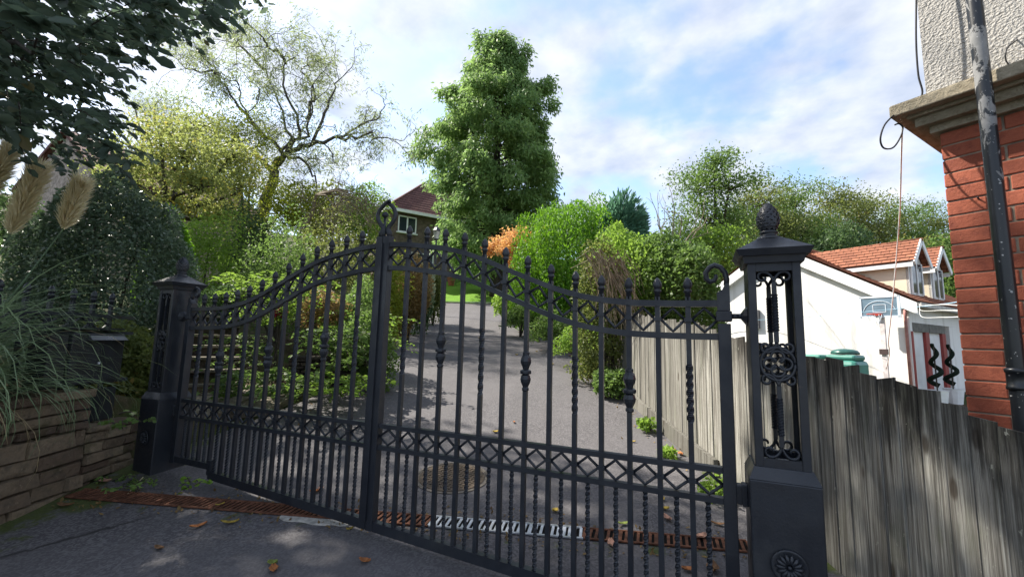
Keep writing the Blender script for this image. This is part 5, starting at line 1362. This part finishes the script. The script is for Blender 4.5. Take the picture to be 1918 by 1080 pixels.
# big fern-like light sprays behind the left leaf (arching fronds)
def sprays(name, label, box, depth, mat, nfr, L, seed, fl=.5, lw=.30, cat='plant', n=22, fs=1.0):
    rr = np.random.default_rng(seed); x0, y0, x1, y1 = box; P = []; Dd = []; mb = MB()
    b = at((x0 + x1) / 2, y1, depth); b[2] = ground_z(b[0], b[1]); root = empty(name, b, label, cat)
    for k in range(nfr):
        o_ = at(rr.uniform(x0, x1), rr.uniform(y0 + (y1 - y0) * .25, y1), depth + rr.uniform(-.5, .5)); az = rr.uniform(0, 6.28); d_ = rgt * math.cos(az) + fw * math.sin(az)
        Lf = rr.uniform(.25, .55) * min(1, depth / 5.) ** 1.4 * fs; t = np.linspace(0, 1, 6); q = o_ + d_ * Lf * t[:, None] + Z3 * (Lf * (.7 * t - .75 * t * t))[:, None]
        mb.tube(q, np.linspace(.005, .002, 6), 3, cap=False)
        f_ = rr.uniform(.1, 1, n) * 5; i = np.minimum(f_.astype(int), 4); p = q[i] + (q[i + 1] - q[i]) * (f_ - i)[:, None]; sd_ = np.cross(d_, Z3)
        P.append(p); Dd.append(d_ * .5 + sd_ * np.where(rr.random(n) < .5, 1, -1)[:, None] - Z3 * .15)
    s_ = mb.build('stem', BARK, root); s_['kind'] = 'stuff'; P = np.concatenate(P); Dd = np.concatenate(Dd); Dd /= np.linalg.norm(Dd, axis=1)[:, None]
    leaf_obj('foliage', P, L, L * lw, mat, root, seed, Dd, .75, fl, six=True)
sprays('fern_shrub', 'light green arching sprays behind the left gate leaf, beside the steps', (430, 490, 600, 610), 6.4, LF['bright'], 170, .062, 161)
sprays('leafy_bank_plant', 'glossy broad leaved plant at the left drive edge behind the meeting stiles', (600, 600, 700, 700), 5.4, LF['mid'], 60, .075, 162, lw=.45)
sprays('fern_shrub', 'ferny sprays low on the bank right of the slate wall', (630, 560, 740, 660), 6.2, LF['bright'], 70, .06, 163)
sprays('ground_ivy', 'ivy and small leaves creeping over the stones at the foot of the slate wall', (430, 690, 600, 745), 4.9, LF['mid'], 46, .06, 164, lw=.7)
sprays('step_fern', 'ferny leaves spilling over the right side of the stone steps', (405, 600, 480, 720), 5.7, LF['mid'], 40, .055, 167)
sprays('ground_ivy', 'low leaves at the tarmac edge behind the left gate leaf', (570, 700, 690, 745), 4.7, LF['bright'], 30, .06, 165, lw=.6)
shrub('pink_flowers', 'small spot of pink flowers in the left bank', (512, 578, 534, 596), 6.2, LF['red'], 160, .05, .04, 'flowers', 166)
# tangled contorted hazel
hb_ = at(590, 500, 10.5); hb_[2] = ground_z(hb_[0], hb_[1]); rr = np.random.default_rng(77)
root = empty('contorted_hazel', hb_, 'tangle of bare twisted pale twigs left of the lyre finial', 'shrub'); mb = MB(); tips = []
mb.tube([hb_ - (0, 0, .1), at(560, 440, 10.5), at(585, 400, 10.5), at(592, 365, 10.5)], [.06, .05, .045, .03], 6)
for k in range(34):
    o_ = at(rr.uniform(585, 690), rr.uniform(360, 400), 10.5 + rr.normal(0, .3)) ; grow(mb, o_, unit(rgt * rr.normal(0, .8) + fw * rr.normal(0, .6) - Z3 * rr.uniform(.0, .9)), rr.uniform(.4, .75), .010, 0, rr, dict(levels=2, kids=[4, 4], wig=.36, spread=.9, ratio=.75, taper=.7, seg=7, up=-.10, **{'from': .1}), tips)
    if k % 4 == 0: mb.tube([at(592, 365, 10.5), (at(592, 365, 10.5) + o_) / 2 + Z3 * .15, o_], [.03, .02, .012], 4)
s_ = mb.build('twig', TWIG, root); s_['kind'] = 'stuff'
P, Dd = tip_points(tips, 2, .03, rr); leaf_obj('foliage', P, .05, .03, LF['olive'], root, 78)

# clipped dark hedge behind the railing
shrub('clipped_hedge', 'rounded dark clipped hedge behind the pampas grass', (60, 335, 335, 720), 4.7, LF['hedge'], 42000, .042, .024, 'hedge', 181, lumpy=.06, shell=.28, deepf=.9)
shrub('clipped_hedge', 'bright green flank of hedge just left of the left pillar finial', (265, 405, 352, 640), 6.0, LF['conifer'], 12000, .05, .028, 'hedge', 182, lumpy=.08, shell=.3)
shrub('clipped_hedge', 'dark hedge at the left edge behind the pampas plumes', (-330, 330, 130, 800), 5.2, LF['dark'], 26000, .055, .032, 'hedge', 183, lumpy=.1, shell=.3)
shrub('undergrowth', 'green undergrowth seen through the iron railing by the letter box', (150, 590, 330, 790), 4.0, LF['olive'], 6000, .045, .024, 'plant', 184, lumpy=.2, shell=.7)

# ---- pampas grass
def blades(rr, base_fn, n, L0, L1, wid, out_lo, out_hi, droop, mat, root, seed):
    V, F, rn = [], [], []; off = np.array(world_loc(root)); seg = 9
    for k in range(n):
        b = base_fn(); az = rr.uniform(0, 6.28); d_ = np.array([math.cos(az), math.sin(az), 0]); sd_ = np.array([-d_[1], d_[0], 0]); L = rr.uniform(L0, L1); o_ = rr.uniform(out_lo, out_hi); dr = rr.uniform(*droop)
        p = b.copy(); el = math.pi / 2 - o_; w_ = wid * rr.uniform(.6, 1.2); base_i = len(V); tw = rr.normal(0, .3)
        for i in range(seg + 1):
            t = i / seg; ww = w_ * (1 - t) ** .6 * (.6 + .4 * min(1, t * 5)) + .0004
            V.append(p - sd_ * ww - off + Z3 * ww * tw); V.append(p + sd_ * ww - off - Z3 * ww * tw)
            e = el - dr * t * t * 1.6; p = p + (d_ * math.cos(e) + Z3 * math.sin(e)) * L / seg
        for i in range(seg): F.append((base_i + 2 * i, base_i + 2 * i + 1, base_i + 2 * i + 3, base_i + 2 * i + 2))
        rn += [min(1, max(0, rr.normal(.5, .25)))] * seg
    me = bpy.data.meshes.new('blades'); me.from_pydata([tuple(v_) for v_ in V], [], F); at_ = me.attributes.new('rnd', 'FLOAT', 'FACE'); at_.data.foreach_set('value', np.array(rn, np.float32))
    o = link('blades', me, mat, root); o['kind'] = 'stuff'; return o
rr = np.random.default_rng(41)
pb = uv(-.16, -2.46, .66)
pg = empty('pampas_grass', pb, 'large pampas grass with two cream plumes arching over the stone wall', 'pampas grass')
blades(rr, lambda: pb + np.array([rr.normal(0, .10), rr.normal(0, .10), 0]), 900, .7, 1.30, .0056, .15, 1.15, (.7, 2.0), LF['pampas'], pg, 1)
blades(rr, lambda: pb + uv(-.12, .06) + np.array([rr.normal(0, .10), rr.normal(0, .10), 0]), 300, .45, .9, .005, .5, 1.35, (.8, 1.8), LF['pampas'], pg, 2)
blades(rr, lambda: pb + np.array([rr.normal(0, .12), rr.normal(0, .12), 0]), 120, .5, 1.1, .004, .4, 1.4, (.8, 2.2), mat_leaf('dead_blade', (.24, .18, .09), (.40, .32, .18), .3), pg, 3)
def plume(p0, p1, rad, seed):
    q = np.random.default_rng(seed); n = 2800; f_ = q.random(n) ** .8; p0 = np.array(p0); p1 = np.array(p1); ax = unit(p1 - p0); L = np.linalg.norm(p1 - p0)
    R0 = rad * np.sin(np.pi * np.clip(f_ * .86 + .07, 0, 1)) ** .7; th = q.uniform(0, 6.28, n); e1 = unit(np.cross(ax, (0.3, .8, .1))); e2 = np.cross(ax, e1)
    rr_ = R0 * q.random(n) ** .5 * .5; P = p0 + ax * (L * f_)[:, None] + e1 * (rr_ * np.cos(th))[:, None] + e2 * (rr_ * np.sin(th))[:, None]
    Dd = ax * 1.0 + (e1 * np.cos(th)[:, None] + e2 * np.sin(th)[:, None]) * .55; Dd /= np.linalg.norm(Dd, axis=1)[:, None]
    o = leaf_obj('plume', P, .10, .0055, LF['plume'], pg, seed, Dd, .80)
    MB().tube([pb, pb * .4 + p0 * .6 + unit(CR) * .05, p0, p1], [.006, .005, .004, .002], 5).build('stalk', LF['pampas'], pg)
plume(at(18, 440, 3.05), at(72, 318, 3.05), .046, 301)
plume(at(118, 430, 3.2), at(152, 348, 3.2), .034, 302)
plume(at(-40, 380, 3.0), at(18, 285, 3.0), .038, 303)

# ---- overhanging beech at the top left
bt = np.array([-5.6, -.6, 0]); bt[2] = ground_z(bt[0], bt[1]); rr = np.random.default_rng(61)
root = empty('beech_tree', bt, 'dark leafy branches overhanging from the top left corner', 'tree'); mb = MB()
mb.tube([bt - (0, 0, .2), bt + (0, .05, 1.5), bt + (.1, 0, 3.0), bt + (.3, .1, 4.6)], [.22, .19, .16, .12], 10)
LX_ = [0, 30, 75, 95, 120, 160, 230, 270, 305, 330]
def in_mask(x, y):
    if y > 308: return False
    lim = np.interp(y, [-200, 0, 25, 60, 90, 110, 150, 200, 250, 300], [560, 470, 455, 415, 330, 290, 255, 245, 262, 275])
    if 232 < y < 322 and x < 165 and y > 248 - .0 * x and rr.random() < .88: return False
    return x < lim
P, Dd = [], []; cnt = 0; hubs = []
tries = 0
while cnt < 1000 and tries < 120000:
    tries += 1
    q = np.array([rr.uniform(-5.6, .1), rr.uniform(-2.0, 2.4), rr.uniform(1.9, 4.6)])
    x, y, dep = project(q)
    if dep < .8: 
        if q[2] < 3.0 or rr.random() < .6: continue
    elif dep < 1.5 and (-100 < x < 700): continue
    elif -250 < x < 2200 and y > -160:
        if not in_mask(x, y): continue
        lim = np.interp(y, [-200, 0, 60, 90, 110, 150, 300], [620, 500, 425, 330, 290, 250, 270])
        if rr.random() < .80 * max(0, (x - lim + 120) / 120): continue
    cnt += 1
    d_ = unit(q - (bt + np.array([0, 0, 4.2])) + rr.normal(0, .5, 3)); d_[2] = -.25 + rr.normal(0, .18); d_ = unit(d_)
    L = rr.uniform(.22, .42); tw = [q - d_ * L * .6, q, q + d_ * L * .5 - Z3 * .03]
    mb.tube(tw, [.0045, .003, .0015], 4, cap=False); hubs.append(tw[0])
    m_ = 16; f_ = rr.uniform(0, 1, m_); base = (q - d_ * L * .6) + d_ * (L * 1.1 * f_)[:, None] - Z3 * (.04 * f_ * f_)[:, None]
    sd_ = unit(np.cross(d_, Z3)); sgn = np.where(rr.random(m_) < .5, 1, -1)[:, None]
    P.append(base + rr.normal(0, .012, (m_, 3))); Dd.append(d_ * .75 + sd_ * sgn * .75 - Z3 * .35)
hubs = np.array(hubs)
for k in range(26):   # boughs
    h = hubs[rr.integers(0, len(hubs))]; s_ = bt + np.array([.1, 0, rr.uniform(2.2, 4.4)]); m1 = s_ * .5 + h * .5 + Z3 * .25 + rr.normal(0, .15, 3)
    pts = [s_, s_ * .7 + m1 * .3 + Z3 * .1, m1, m1 * .5 + h * .5 + rr.normal(0, .05, 3), h]; mb.tube(pts, [.045, .032, .022, .013, .005], 6, cap=False)
    near = np.argsort(np.linalg.norm(hubs - m1, axis=1))[:10]
    for j in near: mb.tube([m1, (m1 + hubs[j]) / 2 + Z3 * .04, hubs[j]], [.008, .006, .004], 4, cap=False)
tk_ = mb.build('trunk', BARK, root, True); tk_['kind'] = 'stuff'
P = np.concatenate(P); Dd = np.concatenate(Dd); Dd /= np.linalg.norm(Dd, axis=1)[:, None]
leaf_obj('crown', P, .082, .046, LF['beech'], root, 62, Dd, .7, .55, six=True)
print('beech', len(P), tries)
# unseen outer beech crown, placed and sized to shade lane, fence and brick
q2, _ = blob(17000, bt + np.array([-.5, .2, 7.2]), (4.3, 3.6, 2.4), 63, .2, .8)
leaf_obj('unseen_shade_crown', q2, .15, .09, LF['beech'], root, 64, flat=.4)

# ================================================================== stone steps, flags and slate walls behind the left leaf
sp0 = np.array([-3.35, 1.35]); sdir = unit((-.86, .51, 0)); sside = np.array([-sdir[1], sdir[0], 0])
zs0 = ground_z(*(sp0 + sdir[:2] * .6)) ; zs0 = .34
ss = empty('stone_steps', (sp0[0] + sdir[0], sp0[1] + sdir[1], zs0), 'stone garden steps climbing the bank behind the left gate leaf', 'steps')
TREAD = mat_stone('step_tread', (.20, .18, .145), (.28, .25, .20), (.15, .13, .10), .12)
for i in range(7):
    c = np.array([sp0[0], sp0[1], 0]) + sdir * (.75 + i * .30) + sside * .30 ; zt_ = zs0 + .155 * (i + 1)
    MB().box((c[0], c[1], zt_ - .02), (.34, .90, .04), 0, sdir, sside).build('tread', TREAD, ss, bevel=.008)
    c2 = c + sdir * .03; MB().box((c2[0], c2[1], zt_ - .10), (.26, .88, .118), 0, sdir, sside).build('riser', SLATE, ss)
# sandstone flags at their foot
fl = empty('stone_flags', uv(2.6, -2.3, g(2.6)), 'worn sandstone flags at the foot of the garden steps', 'paving')
rr = random.Random(12)
for i in range(4):
    for j in range(4):
        u0, v0 = 1.35 + i * .50 + rr.uniform(-.03, .03), -1.72 - j * .46 + rr.uniform(-.03, .03)
        if v0 > v_left(u0) + .1: continue
        q = [uv(u0 + a + rr.uniform(-.02, .02), v0 + b + rr.uniform(-.02, .02)) for a, b in ((0, 0), (.47, 0), (.47, -.43), (0, -.43))]
        zq = [g(to_uv(p_)[0]) + .02 for p_ in q]
        mb = MB(); mb.hexa([(p_[0], p_[1], z_ - .08) for p_, z_ in zip(q, zq)] + [(p_[0], p_[1], z_ + .025) for p_, z_ in zip(q, zq)]); mb.build('flag', FLAG, fl, bevel=.01)
sw = empty('slate_wall', uv(3.5, -2.0, g(3.5)), 'low dry stacked slate wall between the steps and the drive', 'wall')
A = (-3.30, 2.05); Bq = (-2.62, 2.62)
zf = lambda s_: .36 + .04 * s_
n1 = stone_run(sw, A, Bq, zf, lambda s_: .86, .030, .062, .12, .34, .30, STONES_S, 21, 'slate', .008, DKMORT)
C1 = Bq; C2 = tuple(uv(6.0, v_left(6.0) - .12)[:2])
n2 = stone_run(sw, C1, C2, lambda s_: g(3.6 + s_), lambda s_: g(3.6 + s_) + .40, .04, .075, .16, .42, .28, STONES_S, 22, 'slate', .008, DKMORT)
print('slates', n1, n2)
# soil step on top of the slate wall
# ================================================================== litter on the ground
LEAFM = {k: mat_plain('fallen_leaf_' + k, c, .8, .3, var=.35, scale=60) for k, c in {'orange': (.34, .13, .045), 'yellow': (.38, .27, .05), 'brown': (.16, .085, .04), 'green': (.18, .22, .05), 'pink': (.36, .20, .14)}.items()}
def fallen(x, y, L, W_, ang, mat, label, group=None, curl=.4):
    # nearest ground along that view line
    P = None
    for t in np.arange(.8, 30, .01):
        q = at(x, y, t)
        if q[2] < g(to_uv(q)[0]) + .012: P = q; break
    if P is None: return
    z0 = g(to_uv(P)[0]) + .004; rr = random.Random(int(x * 13 + y)); n = 5; V = []; F = []
    ca, sa = math.cos(ang), math.sin(ang)
    for i in range(n + 1):
        t = i / n; w_ = W_ / 2 * math.sin(math.pi * (.05 + .9 * t)) ** .8 * (1 + .15 * rr.uniform(-1, 1)); h = curl * L * (t - .5) ** 2 * 1.4
        for s_, hh_ in ((-1, .25 * W_), (0, 0), (1, .25 * W_)):
            a, b = (t - .5) * L, s_ * w_; V.append((P[0] + a * ca - b * sa, P[1] + a * sa + b * ca, z0 + h + hh_ + rr.uniform(0, .003)))
    for i in range(n):
        for j in range(2): F.append((3 * i + j, 3 * i + j + 1, 3 * i + j + 4, 3 * i + j + 3))
    root = np.array([P[0], P[1], z0]); mb = MB(); mb.add(V, F); me = mb.mesh('fallen_leaf', root, True); o = link('fallen_leaf', me, LEAFM[mat], None, root); o.data.materials.clear(); o.data.materials.append(LEAFM[mat])
    so = o.modifiers.new('thickness', 'SOLIDIFY'); so.thickness = .0012
    tag(o, label, 'leaf', group or 'fallen leaves')
single = [(371, 985, .085, .035, 1.2, 'orange', 'upright orange leaf on the lane left of the concrete strip'), (430, 978, .10, .03, .6, 'yellow', 'pale yellow green leaf on the lane below the rusty grate'),
          (298, 1025, .06, .03, .2, 'brown', 'small brown leaf on the lane at the lower left'), (510, 1053, .05, .045, .5, 'green', 'round green leaf at the bottom of the lane'), (512, 1066, .07, .04, 2.5, 'orange', 'orange brown leaf beside the round green one'),
          (683, 1050, .065, .04, .2, 'orange', 'orange leaf on the lane left of the meeting stiles'), (122, 945, .10, .04, .5, 'brown', 'brown leaf at the foot of the stone wall'), (412, 944, .05, .025, 1.2, 'yellow', 'yellow leaf lying on the rusty grate'),
          (195, 900, .11, .05, .3, 'pink', 'pinkish leaf by the weeds under the low wall'), (1145, 1018, .09, .045, 1.9, 'pink', 'pink brown leaf beside the silver grate end'), (1250, 970, .09, .05, 2.2, 'pink', 'pinkish leaf behind the right end of the drain'), (1312, 1005, .10, .05, .9, 'pink', 'pale pink leaf lying on the right grate'),
          (1335, 1065, .10, .06, 1.6, 'brown', 'curled brown leaf at the foot of the hinge stile'), (1288, 1065, .06, .04, .4, 'orange', 'orange leaf near the bottom right of the gate'), (1245, 952, .06, .045, .3, 'yellow', 'yellow leaf behind the silver grate, right'), (1240, 934, .05, .04, 1., 'yellow', 'small yellow leaf below the middle rail at right'),
          (1345, 980, .09, .03, .1, 'brown', 'flat red brown leaf above the right grate'), (1168, 980, .08, .03, .6, 'green', 'dull green leaf above the right grate'), (1040, 955, .05, .045, 1., 'yellow', 'pale round leaf on the drive behind the silver grate'), (1275, 850, .07, .05, 2., 'orange', 'orange leaf in the heap by the gravel board'),
          (1288, 838, .07, .05, .6, 'orange', 'topmost orange leaf in the heap by the gravel board'), (1262, 842, .06, .04, 1.4, 'brown', 'brown leaf at the left of the gravel board heap'), (1305, 858, .07, .04, 2.6, 'pink', 'pinkish leaf under the gravel board'), (1186, 826, .05, .03, .3, 'yellow', 'pale leaf on the drive right of the knuckle bar'),
          (928, 808, .06, .045, .8, 'yellow', 'yellow leaf on the drive in the middle'), (963, 790, .05, .03, 2, 'orange', 'orange leaf on the drive behind the middle bars'), (590, 920, .07, .04, 1., 'orange', 'orange leaf behind the dog bars of the left leaf'), (600, 915, .06, .04, 2., 'pink', 'pink leaf behind the dog bars of the left leaf'), (655, 990, .04, .03, 1., 'yellow', 'tiny yellow leaf by the meeting stile foot')]
for a in single: fallen(*a)
rr = random.Random(8)
for k in range(22):
    u0 = rr.uniform(2.2, 14); v0 = v_right(u0) - abs(rr.gauss(0, .35)) if k % 5 else rr.uniform(v_left(u0) + .2, v_right(u0)); P = uv(u0, v0, g(u0)); x, y, d_ = project(P); cc_ = rr.choice(['yellow', 'orange', 'brown', 'yellow', 'pink'])
    fallen(x, y, rr.uniform(.05, .085), rr.uniform(.03, .05), rr.uniform(0, 6), cc_, 'small ' + cc_ + ' dry leaf scattered on the sloping drive behind the gate', 'dry leaves on the drive')
# weeds at the foot of the left pillar and low wall
sprays('weed', 'green fern weed growing at the foot of the low stone wall', (195, 880, 262, 925), 2.62, LF['mid'], 16, .026, 191, lw=.6, n=14, fs=.5)
sprays('weed', 'tiny green weed on the tarmac below the left leaf hinge', (348, 890, 372, 915), 2.72, LF['bright'], 5, .028, 192, lw=.7, n=8, fs=.35)
sprays('ivy_sprig', 'green ivy leaves on the low wall beside the pillar plinth', (215, 765, 275, 800), 3.0, LF['mid'], 8, .035, 193, lw=.8, n=6, fs=.4)
a_, b_ = None, None
for t in np.arange(.8, 6, .005):
    q = at(236, 928, t)
    if q[2] < g(to_uv(q)[0]) + .006: a_ = q; break
for t in np.arange(.8, 6, .005):
    q = at(268, 893, t)
    if q[2] < g(to_uv(q)[0]) + .014: b_ = q; break
tag(MB().tube([a_, (a_ + b_) / 2 + Z3 * .006, b_], .003, 5).build('grass_stalk', mat_plain('dry_straw', (.55, .47, .28), .8)), 'pale dry grass stalk lying across the rusty grate', 'stalk')

# loose litter gathered along the edges of the drive and the drain
rr = np.random.default_rng(90); P = []
for k in range(1500):
    if k % 3 == 0: s_ = rr.uniform(0, DLEN); q = drain_pt(s_, rr.choice([-1, 1]) * (.075 + abs(rr.normal(0, .06))), .004)
    else:
        u0 = rr.uniform(.9, 15); e = abs(rr.normal(0, .16)); v0 = v_right(u0) - .03 - e if k % 3 == 1 else v_left(u0) + .05 + e * 1.4; q = uv(u0, v0, g(u0) + .004)
    P.append(q)
lt = empty('leaf_litter', uv(3, 2.4, g(3)), None, None); lt['kind'] = 'stuff'; lt['label'] = 'crumbs of dry leaf along the edges of the drive and drain'
LIT = mat_leaf('litter_leaf', (.07, .04, .02), (.30, .20, .07), .2, .8)
leaf_obj('crumb', np.array(P), .026, .016, LIT, lt, 91, flat=.85)
